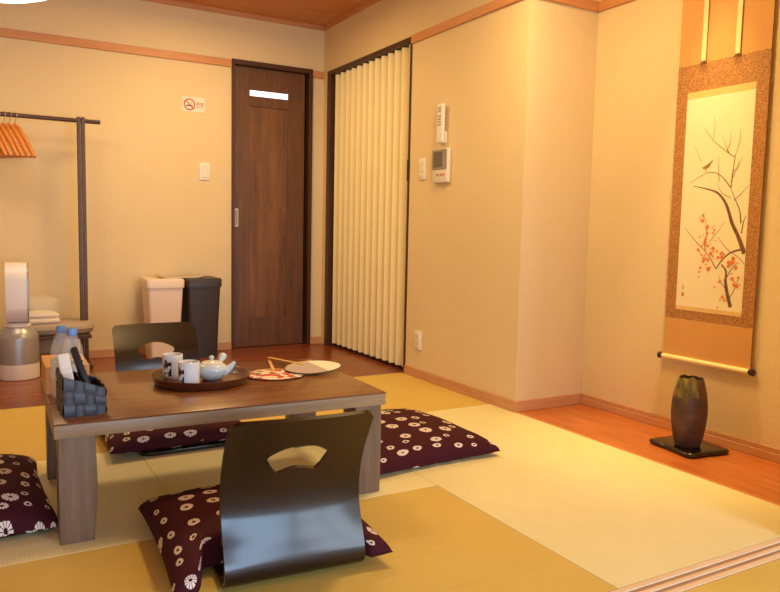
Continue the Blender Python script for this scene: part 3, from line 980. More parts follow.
# loop: tall ring whose opening faces sideways
bm = bm_new()
def stadium(hw_, hh, zc, n=20):
    o = []
    for k in range(n + 1): a = PI * k / n; o.append((hw_ * math.cos(a), zc + hh - hw_ + hw_ * math.sin(a)))
    for k in range(n + 1): a = PI + PI * k / n; o.append((hw_ * math.cos(a), zc - hh + hw_ + hw_ * math.sin(a)))
    return o
zc = .324 + .172
outer = stadium(.095, .172, zc); inner = stadium(.066, .143, zc)
x0, x1 = -.056, .056
sec = [(outer, x0, 0), (outer, x0 + .012, .5), (outer, x1 - .012, .5), (outer, x1, 0)]
def ringv(poly, x, grow):
    cxz = (0, zc)
    return [bm.verts.new((x, y * (1 + grow * .04), zc + (z - zc) * (1 + grow * .0))) for y, z in poly]
R1 = [ringv(p, x, g) for p, x, g in sec] + [ringv(inner, x1, 0), ringv(inner, x0, 0)]
n_ = len(outer)
for a, b in zip(R1, R1[1:] + R1[:1]):
    for k in range(n_): bm.faces.new((a[k], a[(k + 1) % n_], b[(k + 1) % n_], b[k]))
obj('air_loop', bm, M['purwhite'], pf, angle=40)
bm = bm_new(); tube(bm, [(.057, y, z) for y, z in outer + outer[:1]], .0035, 6, cap=False)
obj('loop_seam', bm, M['nickel'], pf)


# ------------------------------------------------------------------ clothes rack
RKY = 4.94
rk = thing('clothes_rack', 'dark wooden clothes rack with hanging pole and low shelf against the back wall', 'clothes rack', (0, RKY, 0))
def upright(x):
    bm = bm_new()
    box(bm, x - .024, x - .003, -.014, .014, 0.03, 1.555, .002, 1); box(bm, x + .001, x + .022, -.014, .014, .03, 1.555, .002, 1)
    return obj('upright', bm, M['rackwood'], rk, smooth=False)
def foot(x):
    bm = bm_new(); box(bm, x - .026, x + .024, -.19, .19, 0, .03, .004, 2)
    return obj('foot', bm, M['rackwoodX'], rk, smooth=False)
for x in (.588, -.62): upright(x); foot(x)
bm = bm_new(); tube(bm, [(-.73, 0, 1.532), (.70, 0, 1.532)], .013, 16)
obj('hanging_pole', bm, M['rackwoodX'], rk)
bm = bm_new(); box(bm, -.643, .611, -.16, .185, .190, .212, .002, 1)
obj('shelf', bm, M['rackwoodX'], rk, smooth=False)

# hangers
hg = thing('coat_hanger', 'a', 'hanger', (.222, RKY, 1.532), R(-52), 'honey-coloured wooden hangers on the rack pole')
bm = bm_new()
hk = []
for k in range(17):
    a = R(200) - R(250) * k / 16
    hk.append((.0185 * math.cos(a), 0, .0185 * math.sin(a) - .0035))
hk += [(.006, 0, -.032), (0, 0, -.045), (0, 0, -.068)]
tube(bm, hk, .0022, 8)
obj('hook', bm, M['chrome'], hg)
bm = bm_new()
arm = [(-.155, 0, -.250), (-.125, 0, -.205), (-.08, 0, -.138), (-.03, 0, -.076), (0, 0, -.058), (.03, 0, -.076), (.08, 0, -.138), (.125, 0, -.205), (.155, 0, -.250)]
tube(bm, arm, [.010, .013, .014, .013, .011, .013, .014, .013, .010], 10)
obj('shoulder', bm, M['hanger'], hg)
bm = bm_new(); tube(bm, [(-.150, 0, -.245), (.150, 0, -.245)], .007, 8)
obj('trouser_bar', bm, M['hanger'], hg)
hg['label'] = 'honey-coloured wooden hanger at the right end of the row on the rack'
nth = ['second', 'third', 'fourth', 'fifth', 'sixth']
for k, n in enumerate(nth):
    copy_tree(hg, (.222 - .030 * (k + 1), RKY, 1.532), R(-52 + random.uniform(-2, 2)), 'honey-coloured wooden hanger, %s from the right in the row on the rack' % n)

# things on the rack shelf
sh = .2125
bm = bm_new()
poly = []
def rrect(x0, x1, y0, y1, r, n=8):
    o = []
    for cx, cy, a0 in ((x1 - r, y1 - r, 0), (x0 + r, y1 - r, 90), (x0 + r, y0 + r, 180), (x1 - r, y0 + r, 270)):
        for k in range(n + 1): a = R(a0 + 90 * k / n); o.append((cx + r * math.cos(a), cy + r * math.sin(a)))
    return o
pd = thing('seat_pad', 'thick grey rounded pad lying on the low shelf of the rack', 'pad', (.400, RKY + .02, sh))
for nm, z0, z1, gr in (('pad_body', 0, .072, 0), ):
    rings = []
    for ins, z in ((.018, 0), (.004, .012), (0, .030), (0, .045), (.006, .062), (.022, .072)):
        rings.append([bm.verts.new((x, y, z)) for x, y in rrect(-.235 + ins, .235 - ins, -.16 + ins, .14 - ins, .09)])
    for a, b in zip(rings, rings[1:]):
        for k in range(len(a)): bm.faces.new((a[k], a[(k + 1) % len(a)], b[(k + 1) % len(a)], b[k]))
    bm.faces.new(list(reversed(rings[0]))); bm.faces.new(rings[-1])
obj('pad_body', bm, M['pad'], pd, angle=60)
bm = bm_new(); tube(bm, [(x, y, .037) for x, y in rrect(-.236, .236, -.161, .141, .09)] + [(.236, .05, .037)], .004, 6)
obj('piping', bm, M['pad'], pd)
tw_ = thing('towel_bundle', 'white folded towels in clear plastic on the grey pad', 'towels', (.335, RKY - .01, sh + .0725), R(5))
bm = bm_new(); box(bm, -.095, .095, -.11, .11, 0.0005, .034, .014, 3); box(bm, -.092, .092, -.108, .108, .0345, .062, .012, 3)
obj('folded_towel', bm, M['towel'], tw_)
bm = bm_new()
bmesh.ops.create_uvsphere(bm, u_segments=40, v_segments=24, radius=1)
for v in bm.verts:
    c = v.co.copy()
    q = Vector((math.copysign(abs(c.x) ** .55, c.x) * .104, math.copysign(abs(c.y) ** .55, c.y) * .118, math.copysign(abs(c.z) ** .6, c.z) * .082 + .083))
    k = .010 * noise.noise(Vector((q.x * 28, q.y * 28, q.z * 28)))
    v.co = q + c.normalized() * k
    if v.co.z < .001: v.co.z = .001
obj('plastic_bag', bm, M['film'], tw_, angle=180)

# ------------------------------------------------------------------ waste bins
def bin_(loc, label, m, wb, wt, db, dt, h, rz=0):
    b = thing('waste_bin', label, 'bin', loc, rz, 'tall waste bins by the door')
    bm = bm_new()
    rings = []
    for z, f in ((0, 0), (h * .5, .5), (h - .06, 1)):
        w_ = wb + (wt - wb) * f; d_ = db + (dt - db) * f
        rings.append([bm.verts.new((x, y, z)) for x, y in rrect(-w_ / 2, w_ / 2, -d_ / 2, d_ / 2, .018, 5)])
    for a, b2 in zip(rings, rings[1:]):
        for k in range(len(a)): bm.faces.new((a[k], a[(k + 1) % len(a)], b2[(k + 1) % len(a)], b2[k]))
    bm.faces.new(list(reversed(rings[0]))); bm.faces.new(rings[-1])
    obj('bin_body', bm, m, b, angle=40)
    bm = bm_new()
    rings = []
    for z, g in ((h - .0595, .004), (h - .059, .008), (h - .012, .009), (h - .003, .004), (h, -.006)):
        rings.append([bm.verts.new((x, y, z)) for x, y in rrect(-wt / 2 - g, wt / 2 + g, -dt / 2 - g, dt / 2 + g, .022, 5)])
    for a, b2 in zip(rings, rings[1:]):
        for k in range(len(a)): bm.faces.new((a[k], a[(k + 1) % len(a)], b2[(k + 1) % len(a)], b2[k]))
    bm.faces.new(list(reversed(rings[0]))); bm.faces.new(rings[-1])
    obj('lid', bm, m, b, angle=40)
    return b
bin_((1.082, 4.985, 0), 'cream-white lidded waste bin standing left of the dark bin', M['binwhite'], .185, .228, .20, .245, .545)
bin_((1.338, 4.985, 0), 'dark brown lidded waste bin standing between the white bin and door', M['binblack'], .190, .222, .20, .245, .545)
bm = bm_new()
n = 24
lo, hi = [], []
for i in range(n + 1):
    f = i / n * 2 - 1
    for L_, dz in ((lo, 0), (hi, .004)):
        row = []
        for j in (0, 1, 2, 3):
            row.append(bm.verts.new((f * .150, -.07 + .14 * j / 3, dz + .012 * max(0, (abs(f) - .55) / .45) ** 2 + .0003)))
        L_.append(row)
for i in range(n):
    for j in range(3):
        bm.faces.new((hi[i][j], hi[i + 1][j], hi[i + 1][j + 1], hi[i][j + 1])); bm.faces.new((lo[i][j], lo[i][j + 1], lo[i + 1][j + 1], lo[i + 1][j]))
    bm.faces.new((lo[i][0], lo[i + 1][0], hi[i + 1][0], hi[i][0])); bm.faces.new((lo[i][3], hi[i][3], hi[i + 1][3], lo[i + 1][3]))
for i in (0, n):
    for j in range(3): bm.faces.new((lo[i][j], lo[i][j + 1], hi[i][j + 1], hi[i][j]))
tag(obj('folded_sheet', bm, M['sheet'], angle=60, loc=(1.203, 4.99, .5453), rotz=R(-2)), 'thin grey sheet with upturned ends lying across both bin lids', 'sheet')

# ------------------------------------------------------------------ things on the walls
def text_mesh(txt, size, m, parent, loc, rot, name):
    cu = bpy.data.curves.new(name, 'FONT'); cu.body = txt; cu.size = size; cu.align_x = 'CENTER'; cu.align_y = 'CENTER'; cu.extrude = .0002
    o = bpy.data.objects.new(name, cu); COL.objects.link(o)
    dg = bpy.context.evaluated_depsgraph_get()
    me = bpy.data.meshes.new_from_object(o.evaluated_get(dg))
    bpy.data.objects.remove(o)
    me.materials.clear(); me.materials.append(m)
    t = bpy.data.objects.new(name, me); COL.objects.link(t)
    t.parent = parent; t.location = loc; t.rotation_euler = rot
    return t
sg = thing('no_smoking_sign', 'small white no-smoking sign with red symbol on the back wall', 'sign', (1.343, D, 1.735))
bm = bm_new(); box(bm, -.078, .078, -.003, -.0002, -.050, .050, .001, 1)
obj('sign_plate', bm, M['signwhite'], sg, smooth=False)
def ring_flat(bm, r0, r1, cx, cz, y, n=48):
    a = [bm.verts.new((cx + r0 * math.cos(2 * PI * k / n), y, cz + r0 * math.sin(2 * PI * k / n))) for k in range(n)]
    b = [bm.verts.new((cx + r1 * math.cos(2 * PI * k / n), y, cz + r1 * math.sin(2 * PI * k / n))) for k in range(n)]
    for k in range(n): bm.faces.new((a[k], a[(k + 1) % n], b[(k + 1) % n], b[k]))
bm = bm_new(); ring_flat(bm, .032, .040, -.030, 0, -.0034)
Mx = Matrix.Translation((-.030, 0, 0)) @ Matrix.Rotation(R(45), 4, 'Y')
box(bm, -.034, .034, -.0037, -.0033, -.0035, .0035, M=Mx)
obj('prohibition_ring', bm, M['red'], sg, smooth=False)
bm = bm_new(); box(bm, -.054, -.014, -.0035, -.0032, -.012, -.004); box(bm, -.012, -.007, -.0035, -.0032, -.012, -.004)
tube(bm, [(-.010, -.0034, 0), (-.013, -.0034, .007), (-.022, -.0034, .010), (-.026, -.0034, .017)], .0014, 6)
obj('cigarette_symbol', bm, M['blackprint'], sg, smooth=False)
text_mesh('禁煙', .028, M['red'], sg, (.043, -.0034, .004), (R(90), 0, 0), 'red_lettering')
bm = bm_new(); box(bm, .016, .068, -.0035, -.0032, -.019, -.015)
obj('small_print', bm, M['greyprint'], sg, smooth=False)

def plate(name, label, cat, loc, rz, w_, h_, th, rocker, n_rock, group=None, holes=False):
    s = thing(name, label, cat, loc, rz, group)
    bm = bm_new(); box(bm, -w_ / 2, w_ / 2, -th, -.0002, -h_ / 2, h_ / 2, .003, 2)
    obj('cover_plate', bm, M['white'], s)
    for k in range(n_rock):
        hh = h_ * .78 / n_rock
        z0 = -h_ * .39 + k * hh
        bm = bm_new(); box(bm, -w_ * .30, w_ * .30, -th - .004, -th + .001, z0 + .002, z0 + hh - .002, .002, 1)
        p = obj('socket' if holes else 'rocker', bm, M['offwhite'], s)
        if holes:
            bm = bm_new()
            for dx in (-.007, .005): box(bm, dx, dx + .002, -th - .0044, -th - .0035, z0 + hh * .35, z0 + hh * .70)
            obj('slot', bm, M['dark'], p, smooth=False)
    return s
plate('light_switch', 'white light switch on the back wall left of the walnut door', 'switch', (1.416, D, 1.280), 0, .072, .118, .009, True, 1)
plate('light_switch', 'white light switch on the right wall beside the intercom', 'switch', (S, 3.707, 1.263), R(-90), .072, .126, .009, True, 3)
plate('wall_outlet', 'white wall outlet low on the right wall beside the pleated door', 'outlet', (S, 3.709, .232), R(-90), .072, .118, .009, False, 2, holes=True)
# intercom
ic = thing('intercom_panel', 'white intercom with grey screen on the right wall', 'intercom', (S, 3.492, 1.268), R(-90))
bm = bm_new(); box(bm, -.078, .078, -.026, -.0002, -.095, .095, .005, 2)
obj('panel_body', bm, M['offwhite'], ic)
bm = bm_new(); box(bm, -.074, .074, -.029, -.0255, -.022, .091, .002, 1)
fr = obj('screen_frame', bm, M['screenframe'], ic, smooth=False)
bm = bm_new(); box(bm, -.058, .034, -.0298, -.0285, -.010, .078)
obj('screen', bm, M['screen'], fr, smooth=False)
for x, m in ((.018, 'redbutton'), (.046, 'redbutton'), (-.015, 'button')):
    bm = bm_new(); box(bm, x - .010, x + .010, -.0285, -.0255, -.058, -.046, .001, 1)
    obj('button', bm, M[m], ic, smooth=False)
# air conditioner remote in its holder
rc = thing('wall_remote', 'white remote control in a wall holder above the intercom', 'remote control', (S, 3.492, 1.505), R(-90))
bm = bm_new(); box(bm, -.034, .034, -.014, -.0002, -.112, -.045, .003, 1)
obj('holder', bm, M['offwhite'], rc)
bm = bm_new(); box(bm, -.031, .031, -.034, -.0145, -.108, .108, .005, 3)
obj('remote_body', bm, M['white'], rc)
bm = bm_new(); box(bm, -.022, .022, -.0349, -.0335, .055, .095, .001, 1)
obj('display', bm, M['offwhite'], rc, smooth=False)
bm = bm_new()
for r_ in range(4):
    for c in (-1, 0, 1):
        box(bm, c * .013 - .0045, c * .013 + .0045, -.0352, -.0335, .035 - r_ * .016, .043 - r_ * .016)
for r_ in range(3): box(bm, -.016, .016, -.0353, -.0348, .062 + r_ * .011, .067 + r_ * .011)
obj('buttons', bm, M['button'], rc, smooth=False)

# ------------------------------------------------------------------ hanging scroll
SX = 2.762
sc = thing('hanging_scroll', 'long hanging scroll with plum branch painting on the alcove wall', 'hanging scroll', (SX, 2.045, 0))
oy = 2.045
def sheet_(bm, y0, y1, z0, z1, x0, x1): box(bm, x0, x1, y0 - oy, y1 - oy, z0, z1)
W0, W1 = 1.822, 2.258
bm = bm_new(); sheet_(bm, W0, W1, .345, .5255, 0, .002)
obj('lower_mount', bm, M['mount'], sc, smooth=False)
bm = bm_new(); sheet_(bm, W0, W1, 1.648, 2.20, 0, .002)
obj('upper_mount', bm, M['mount'], sc, smooth=False)
bm = bm_new(); sheet_(bm, W0 - .001, W1 + .001, .5255, 1.648, -.0003, .0022)
obj('brocade_border', bm, M['brocade'], sc, smooth=False)
P0, P1, PZ0, PZ1 = 1.876, 2.203, .583, 1.528
bm = bm_new(); sheet_(bm, P0, P1, PZ1 - .030, PZ1, -.0012, -.0003)
obj('gold_strip', bm, M['ichimonji'], sc, smooth=False)
bm = bm_new(); sheet_(bm, P0, P1, PZ0 - .016, PZ0 + .002, -.0012, -.0003)
obj('gold_strip', bm, M['ichimonji'], sc, smooth=False)
bm = bm_new(); sheet_(bm, P0, P1, PZ0 + .002, PZ1 - .030, -.0012, -.0003)
pa = obj('painting', bm, M['washi'], sc, smooth=False)
BRANCHES = [
    ([(1.8800, 0.8300), (1.9121, 0.8984), (1.9454, 0.9561), (1.9642, 1.0039), (1.9837, 1.0436), (2.0204, 1.0831), (2.0713, 1.1022), (2.1428, 1.1181)], [0.0135, 0.012, 0.0105, 0.009, 0.008, 0.006, 0.004, 0.0015]),
    ([(1.9287, 0.6023), (1.9468, 0.6567), (1.959, 0.7096), (1.9596, 0.7527), (1.9834, 0.7816)], [0.012, 0.011, 0.008, 0.006, 0.004]),
    ([(1.8780, 0.8501), (1.9174, 0.8423), (1.954, 0.826), (1.9878, 0.7922), (2.0076, 0.7607)], [0.006, 0.005, 0.0045, 0.004, 0.003]),
    ([(2.0076, 0.7607), (2.0515, 0.8188), (2.1059, 0.8668), (2.1763, 0.9328)], [0.003, 0.0022, 0.0018, 0.001]),
    ([(1.878, 0.7874), (1.9061, 0.8142), (1.9615, 0.8471), (2.0073, 0.8965)], [0.002, 0.002, 0.0016, 0.001]),
    ([(1.8994, 0.9144), (1.8936, 0.9615), (1.884, 0.9875)], [0.004, 0.003, 0.0015]),
    ([(1.9047, 0.9562), (1.9142, 1.0086), (1.9412, 1.0616), (1.9618, 1.1044)], [0.0045, 0.003, 0.002, 0.0015]),
    ([(1.9618, 1.1044), (1.9903, 1.1374), (2.0262, 1.1659), (2.0637, 1.1734), (2.1009, 1.1646), (2.1634, 1.1324)], [0.003, 0.0025, 0.0022, 0.0018, 0.0014, 0.001]),
    ([(1.9613, 1.104), (1.9555, 1.1811), (1.95, 1.235), (1.9352, 1.2878), (1.932, 1.3453)], [0.003, 0.0024, 0.002, 0.0015, 0.0008]),
    ([(1.9497, 1.2308), (1.983, 1.2502), (2.0317, 1.2864), (2.0737, 1.3246), (2.1047, 1.3657)], [0.0022, 0.002, 0.0016, 0.0014, 0.0008]),
    ([(2.0593, 1.3163), (2.055, 1.3671), (2.0621, 1.4123)], [0.0015, 0.001, 0.0006]),
    ([(1.9791, 1.2482), (1.9979, 1.2851), (2.0151, 1.3247)], [0.0015, 0.001, 0.0006]),
    ([(2.1119, 1.2212), (2.1295, 1.2531), (2.1487, 1.2915)], [0.0012, 0.001, 0.0006]),
    ([(2.019, 1.1337), (2.0252, 1.1938), (2.0269, 1.2451)], [0.002, 0.0014, 0.0007]),
    ([(1.9633, 1.1311), (1.9427, 1.1719), (1.9145, 1.2282)], [0.002, 0.0014, 0.0007]),
    ([(1.9439, 1.0512), (1.9079, 1.0815), (1.8816, 1.1116)], [0.002, 0.0014, 0.0007]),
    ([(1.9588, 1.0621), (2.0023, 1.0846), (2.0297, 1.1286)], [0.002, 0.0014, 0.0007]),
    ([(2.0491, 0.8738), (2.0092, 0.9235), (1.9815, 0.9614)], [0.0015, 0.001, 0.0007]),
    ([(2.0700, 0.8420), (2.0660, 0.9000), (2.0720, 0.9560), (2.0880, 0.9980)], [0.002, 0.0016, 0.0012, 0.0008]),
    ([(1.9560, 0.7250), (1.9300, 0.7700), (1.9020, 0.7950)], [0.003, 0.002, 0.001]),
    ([(1.9500, 0.6700), (1.9750, 0.7000), (1.9930, 0.7300)], [0.0025, 0.0018, 0.001]),
    ([(1.9400, 0.6350), (1.9150, 0.6800), (1.8980, 0.7300)], [0.0025, 0.0018, 0.001]),
    ([(1.9620, 1.1600), (1.9380, 1.1900), (1.9300, 1.2200)], [0.0018, 0.0013, 0.0007]),
    ([(1.9900, 1.2560), (1.9760, 1.3000), (1.9800, 1.3420)], [0.0015, 0.0011, 0.0006]),
]
BLOSSOMS = [(2.0887, 0.9887), (2.0897, 0.9667), (2.0637, 0.9393), (2.0618, 0.9119), (2.0687, 0.8843), (2.0278, 0.9255), (2.0859, 0.8563), (2.1014, 0.8391), (2.0542, 0.8572), (2.0285, 0.8471), (2.0092, 0.8368), (2.0832, 0.8175), (2.0693, 0.8015), (2.05, 0.7969), (2.0749, 0.7902), (2.0012, 0.81), (1.9845, 0.8323), (1.9504, 0.7747), (1.9338, 0.7917), (1.929, 0.8079), (1.9147, 0.7714), (1.9879, 0.7075), (1.9712, 0.6436), (1.9581, 0.6286), (1.9153, 0.6968), (1.9033, 0.6924), (1.9289, 0.7225), (1.9001, 0.7298), (2.0858, 0.7618), (2.0473, 0.7585), (1.9452, 0.7857), (2.0701, 0.8678), (2.0394, 0.8248), (1.983, 0.8108)]
def ribbon(bm, pts, rad, x):
    sm = catmull([(a, b) for a, b in pts], 5)
    n = len(sm)
    L_, R_ = [], []
    for i, p in enumerate(sm):
        t = (sm[min(n - 1, i + 1)] - sm[max(0, i - 1)]).normalized()
        f = i / (n - 1) * (len(rad) - 1); k = min(len(rad) - 2, int(f)); r = rad[k] + (rad[k + 1] - rad[k]) * (f - k)
        r *= .5 * (1 + .22 * noise.noise(Vector((p.x * 90, p.y * 90, r * 50)))) * 1.5
        nx, nz = -t.y, t.x
        L_.append(bm.verts.new((x, min(P1, max(P0, p.x + nx * r)) - oy, p.y + nz * r))); R_.append(bm.verts.new((x, min(P1, max(P0, p.x - nx * r)) - oy, p.y - nz * r)))
    for i in range(n - 1): bm.faces.new((L_[i], L_[i + 1], R_[i + 1], R_[i]))
bm = bm_new()
for i, (p, r) in enumerate(BRANCHES): ribbon(bm, p, r, -.0014 - .00002 * i)
obj('painted_branches', bm, M['inkdark'], pa, smooth=False)
bm = bm_new()
buds = [(y + random.gauss(0, .016), z + random.gauss(0, .020)) for y, z in BLOSSOMS for _ in range(2)]
for i, (y, z) in enumerate(BLOSSOMS + buds):
    if not (P0 + .008 < y < P1 - .008): continue
    r = random.uniform(.005, .0095) if i < len(BLOSSOMS) else random.uniform(.0022, .0048)
    n = 20
    poly = []
    for k in range(n):
        a = 2 * PI * k / n; rr = r * (1 + .18 * math.cos(5 * a + i))
        poly.append(bm.verts.new((-.0019 - .00001 * i, y - oy + rr * math.cos(a), z + rr * math.sin(a))))
    bm.faces.new(poly)
obj('painted_blossoms', bm, M['blossom'], pa, smooth=False)
bm = bm_new()
bird = [(2.1060, 1.1945), (2.1015, 1.2000), (2.0950, 1.2015), (2.0870, 1.2060), (2.0760, 1.2120), (2.0660, 1.2190), (2.0520, 1.2290), (2.0580, 1.2190), (2.0660, 1.2070), (2.0740, 1.1980), (2.0850, 1.1920), (2.0960, 1.1900), (2.1010, 1.1915)]
bm.faces.new([bm.verts.new((-.0023, y - oy, z)) for y, z in bird])
for dy in (2.083, 2.088): box(bm, -.0024, -.0020, dy - oy, dy + .0008 - oy, 1.176, 1.192)
obj('painted_bird', bm, M['birdcol'], pa, smooth=False)
bm = bm_new(); sheet_(bm, 2.163, 2.176, .629, .646, -.0016, -.0012)
for z in (.662, .668, .676): sheet_(bm, 2.166, 2.173, z, z + .003, -.0016, -.0012)
sheet_(bm, 2.1685, 2.1705, .660, .680, -.0016, -.0012)
obj('artist_seal', bm, M['seal'], pa, smooth=False)
for y in (2.128, 1.966):
    bm = bm_new(); box(bm, -.0075, -.0055, y - .011 - oy, y + .011 - oy, 1.655, 2.20)
    f = obj('streamer', bm, M['futai'], sc, smooth=False)
    bm = bm_new(); box(bm, -.008, -.005, y - .012 - oy, y + .012 - oy, 1.648, 1.655); tube(bm, [(-.0065, y - .012 - oy, 1.650), (-.0065, y - .017 - oy, 1.638)], .002, 6); tube(bm, [(-.0065, y + .012 - oy, 1.650), (-.0065, y + .017 - oy, 1.638)], .002, 6)
    obj('tassel', bm, M['ink'], f, smooth=False)
bm = bm_new(); tube(bm, [(-.004, W0 + .001 - oy, .345), (-.004, W1 - .001 - oy, .345)], .0115, 20)
rod = obj('roller', bm, M['ivory'], sc)
for y, s in ((W0, -1), (W1, 1)):
    bm = bm_new()
    tube(bm, [(-.004, y - oy, .345), (-.004, y + s * .003 - oy, .345), (-.004, y + s * .006 - oy, .345), (-.004, y + s * .018 - oy, .345), (-.004, y + s * .023 - oy, .345)], [.0115, .0115, .0135, .0155, .011], 20)
    obj('roller_knob', bm, M['rollerend'], rod)
bm = bm_new(); tube(bm, [(0, W0 - oy, 2.205), (0, W1 - oy, 2.205)], .008, 12)
obj('top_rod', bm, M['rackwood'], sc)
bm = bm_new(); tube(bm, [(0, 1.95 - oy, 2.21), (.008, 2.04 - oy, 2.27), (0, 2.13 - oy, 2.21)], .002, 6)
tube(bm, [(.016, 2.04 - oy, 2.272), (.004, 2.04 - oy, 2.272)], .003, 6)
obj('hanging_cord', bm, M['ink'], sc)

# ------------------------------------------------------------------ vase on its board
bdx, bdy = .222, .250
vb = thing('display_board', 'shiny black wavy-edged board under the vase in the alcove', 'board', (2.606, 1.975, 0.0), R(-8))
bm = bm_new()
poly = []
for x, y in rrect(-bdx / 2, bdx / 2, -bdy / 2, bdy / 2, .022, 6): poly.append((x, y))
fine = []
for (ax_, ay_), (bx_, by_) in zip(poly, poly[1:] + poly[:1]):
    m_ = max(1, int(math.hypot(bx_ - ax_, by_ - ay_) / .012))
    for k in range(m_):
        x, y = ax_ + (bx_ - ax_) * k / m_, ay_ + (by_ - ay_) * k / m_
        d_ = noise.noise(Vector((x * 16, y * 16, 3.1))) * .010
        l_ = math.hypot(x, y); fine.append((x * (1 + d_ / l_), y * (1 + d_ / l_)))
rings = []
for ins, z in ((.010, .0003), (.002, .006), (0, .014), (.004, .0205), (.012, .022)):
    rings.append([bm.verts.new((x * (1 - ins / .12), y * (1 - ins / .13), z)) for x, y in fine])
for a, b in zip(rings, rings[1:]):
    for k in range(len(a)): bm.faces.new((a[k], a[(k + 1) % len(a)], b[(k + 1) % len(a)], b[k]))
bm.faces.new(list(reversed(rings[0]))); bm.faces.new(rings[-1])
obj('board_slab', bm, M['blacklacquer'], vb, angle=60)
bm = bm_new()
n = 48
prof = [(0, .0), (.047, .0), (.050, .004), (.060, .045), (.068, .10), (.0715, .15), (.070, .195), (.064, .240), (.055, .280), (.048, .303), (.0455, .306), (.044, .302), (.050, .278), (.058, .24), (.062, .19), (.060, .10), (.045, .02), (0, .015)]
rings = []
for r_, z in prof:
    z *= .95
    if r_ == 0: rings.append([bm.verts.new((0, 0, z))]); continue
    row = []
    for k in range(n):
        a = 2 * PI * k / n
        jag = 0
        if z > .255: jag = ((z - .255) / .036) * (.010 * noise.noise(Vector((math.cos(a) * 2.2, math.sin(a) * 2.2, 5))) + .004 * noise.noise(Vector((math.cos(a) * 7, math.sin(a) * 7, 2))))
        rr = r_ * (1 + .02 * math.cos(2 * a + .6))
        row.append(bm.verts.new((rr * math.cos(a), rr * math.sin(a), z + jag)))
    rings.append(row)
for a, b in zip(rings, rings[1:]):
    for k in range(n):
        k2 = (k + 1) % n
        if len(a) == 1: bm.faces.new((a[0], b[k2], b[k]))
        elif len(b) == 1: bm.faces.new((a[k], a[k2], b[0]))
        else: bm.faces.new((a[k], a[k2], b[k2], b[k]))
tag(obj('clay_vase', bm, M['clay'], angle=60, loc=(2.578, 1.960, .0223)), 'dark brown clay vase with ragged rim and olive glaze in the alcove', 'vase')

# ------------------------------------------------------------------ lamps
lp = thing('ceiling_lamp', 'round warm ceiling lamp above the floorboards', 'lamp', (1.25, 4.15, H))
bm = bm_new(); lathe(bm, [(0, -.0005), (.23, -.0005), (.24, -.01), (.24, -.03), (.235, -.032), (0, -.032)], 48)
obj('lamp_body', bm, M['offwhite'], lp, angle=40)
bm = bm_new(); lathe(bm, [(.225, -.0325), (.22, -.06), (.18, -.078), (0, -.085)], 48, close_bottom=False)
obj('diffuser', bm, M['lamp'], lp, angle=60)
lp2 = copy_tree(lp, (1.80, 2.30, H), 0, 'added unseen ceiling lamp evening the light over tatami and alcove')  # extra lamp out of view, added to even out the lighting
pl = thing('pendant_lamp', 'white round pendant lamp, its lower rim just showing at the top left', 'lamp', (.10, 4.04, 2.02))
bm = bm_new(); lathe(bm, [(0, -.035), (.20, -.030), (.265, -.005), (.28, .03), (.25, .07), (.05, .10), (.02, .12), (0, .12)], 48)
obj('lamp_shade', bm, M['lampwhite'], pl, angle=60)
bm = bm_new(); tube(bm, [(0, 0, .12), (0, 0, H - 2.02)], .004, 8)
obj('cord', bm, M['white'], pl)

def area(name, loc, rot, sx, sy, power, col, shape='RECTANGLE', spread=None):
    d = bpy.data.lights.new(name, 'AREA'); d.energy = power; d.color = col; d.shape = shape; d.size = sx
    if shape in ('RECTANGLE', 'ELLIPSE'): d.size_y = sy
    if spread: d.spread = spread
    o = bpy.data.objects.new(name, d); COL.objects.link(o); o.location = loc; o.rotation_euler = rot
    return o
WARM = (1.0, .67, .26)
area('ceiling_lamp_light', (1.25, 4.15, H - .09), (0, 0, 0), .40, .40, 21, WARM, 'DISK')
area('pendant_lamp_light', (.10, 4.04, 1.98), (0, 0, 0), .5, .5, 7, (1.0, .70, .34), 'DISK')
area('added_fill_lamp_light', (1.80, 2.30, H - .09), (0, 0, 0), .40, .40, 28, WARM, 'DISK')  # added fill from the extra lamp, warms tatami and alcove
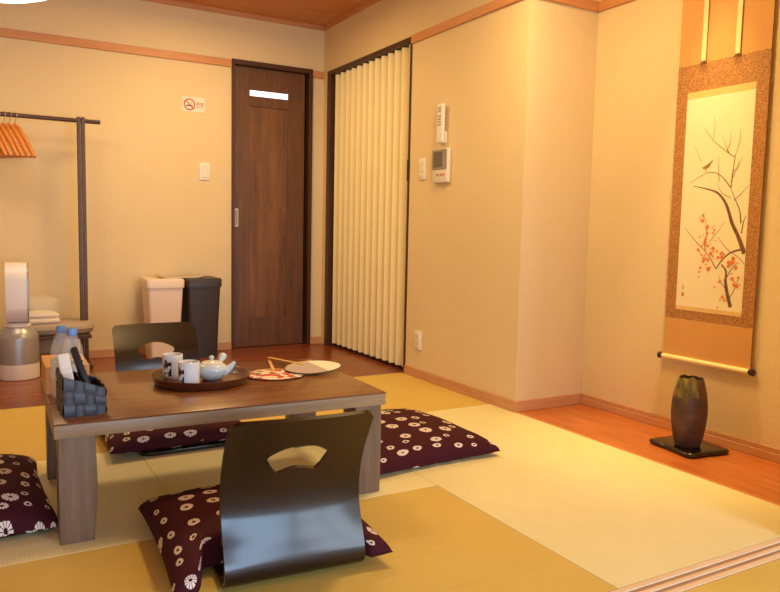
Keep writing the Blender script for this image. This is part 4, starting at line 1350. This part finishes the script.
# downlight recessed in the alcove ceiling
dl = bpy.data.lights.new('alcove_downlight', 'SPOT'); dl.energy = 140; dl.color = (1.0, .68, .26); dl.spot_size = R(42); dl.spot_blend = 1.0; dl.shadow_soft_size = .03
o = bpy.data.objects.new('alcove_downlight', dl); COL.objects.link(o); o.location = (2.58, 2.05, H - .03); o.rotation_euler = (0, 0, 0)
# daylight through the garden window
area('window_daylight', ((WX0 + WX1) / 2, RY - .10, (WZ0 + WZ1) / 2), (R(90), 0, 0), WX1 - WX0, WZ1 - WZ0, 60, (.68, .84, 1.0))
area('low_window_daylight', ((VX0 + VX1) / 2, RY - .10, (VZ0 + VZ1) / 2), (R(90), 0, 0), VX1 - VX0, VZ1 - VZ0, 64, (.50, .72, 1.0))

wd = bpy.data.worlds.new('sky'); scene.world = wd; wd.use_nodes = True
bg = wd.node_tree.nodes['Background']; bg.inputs[0].default_value = (.75, .86, 1.0, 1); bg.inputs[1].default_value = 1.0

# ------------------------------------------------------------------ camera
f_px, pitch, roll, yaw = 724.56, .0914929, .0209257, -.5199008
cy, sy = math.cos(yaw), math.sin(yaw); cp, sp = math.cos(pitch), math.sin(pitch); cr, sr = math.cos(roll), math.sin(roll)
Am = Matrix(((1, 0, 0), (0, 0, -1), (0, 1, 0)))
Ry = Matrix(((cy, sy, 0), (-sy, cy, 0), (0, 0, 1)))
Pm = Matrix(((1, 0, 0), (0, cp, -sp), (0, sp, cp)))
Qm = Matrix(((cr, -sr, 0), (sr, cr, 0), (0, 0, 1)))
W2C = Qm @ Pm @ Am @ Ry            # camera x right, y down, z forward
rows = [Vector(W2C[0]), -Vector(W2C[1]), -Vector(W2C[2])]
rot = Matrix(rows).transposed()
cam = bpy.data.cameras.new('camera'); co = bpy.data.objects.new('camera', cam); COL.objects.link(co)
m4 = rot.to_4x4(); m4.translation = (0, 0, .9)
co.matrix_world = m4
cam.sensor_fit = 'HORIZONTAL'; cam.sensor_width = 36; cam.lens = 36 * f_px / 780; cam.clip_start = .02
scene.camera = co

vs = scene.view_settings
vs.view_transform = 'Standard'; vs.look = 'None'; vs.gamma = 1; vs.use_curve_mapping = False
vs.exposure = -0.08
scene.cycles.max_bounces = 8; scene.cycles.diffuse_bounces = 5; scene.cycles.glossy_bounces = 4; scene.cycles.transmission_bounces = 8
scene.cycles.use_denoising = True
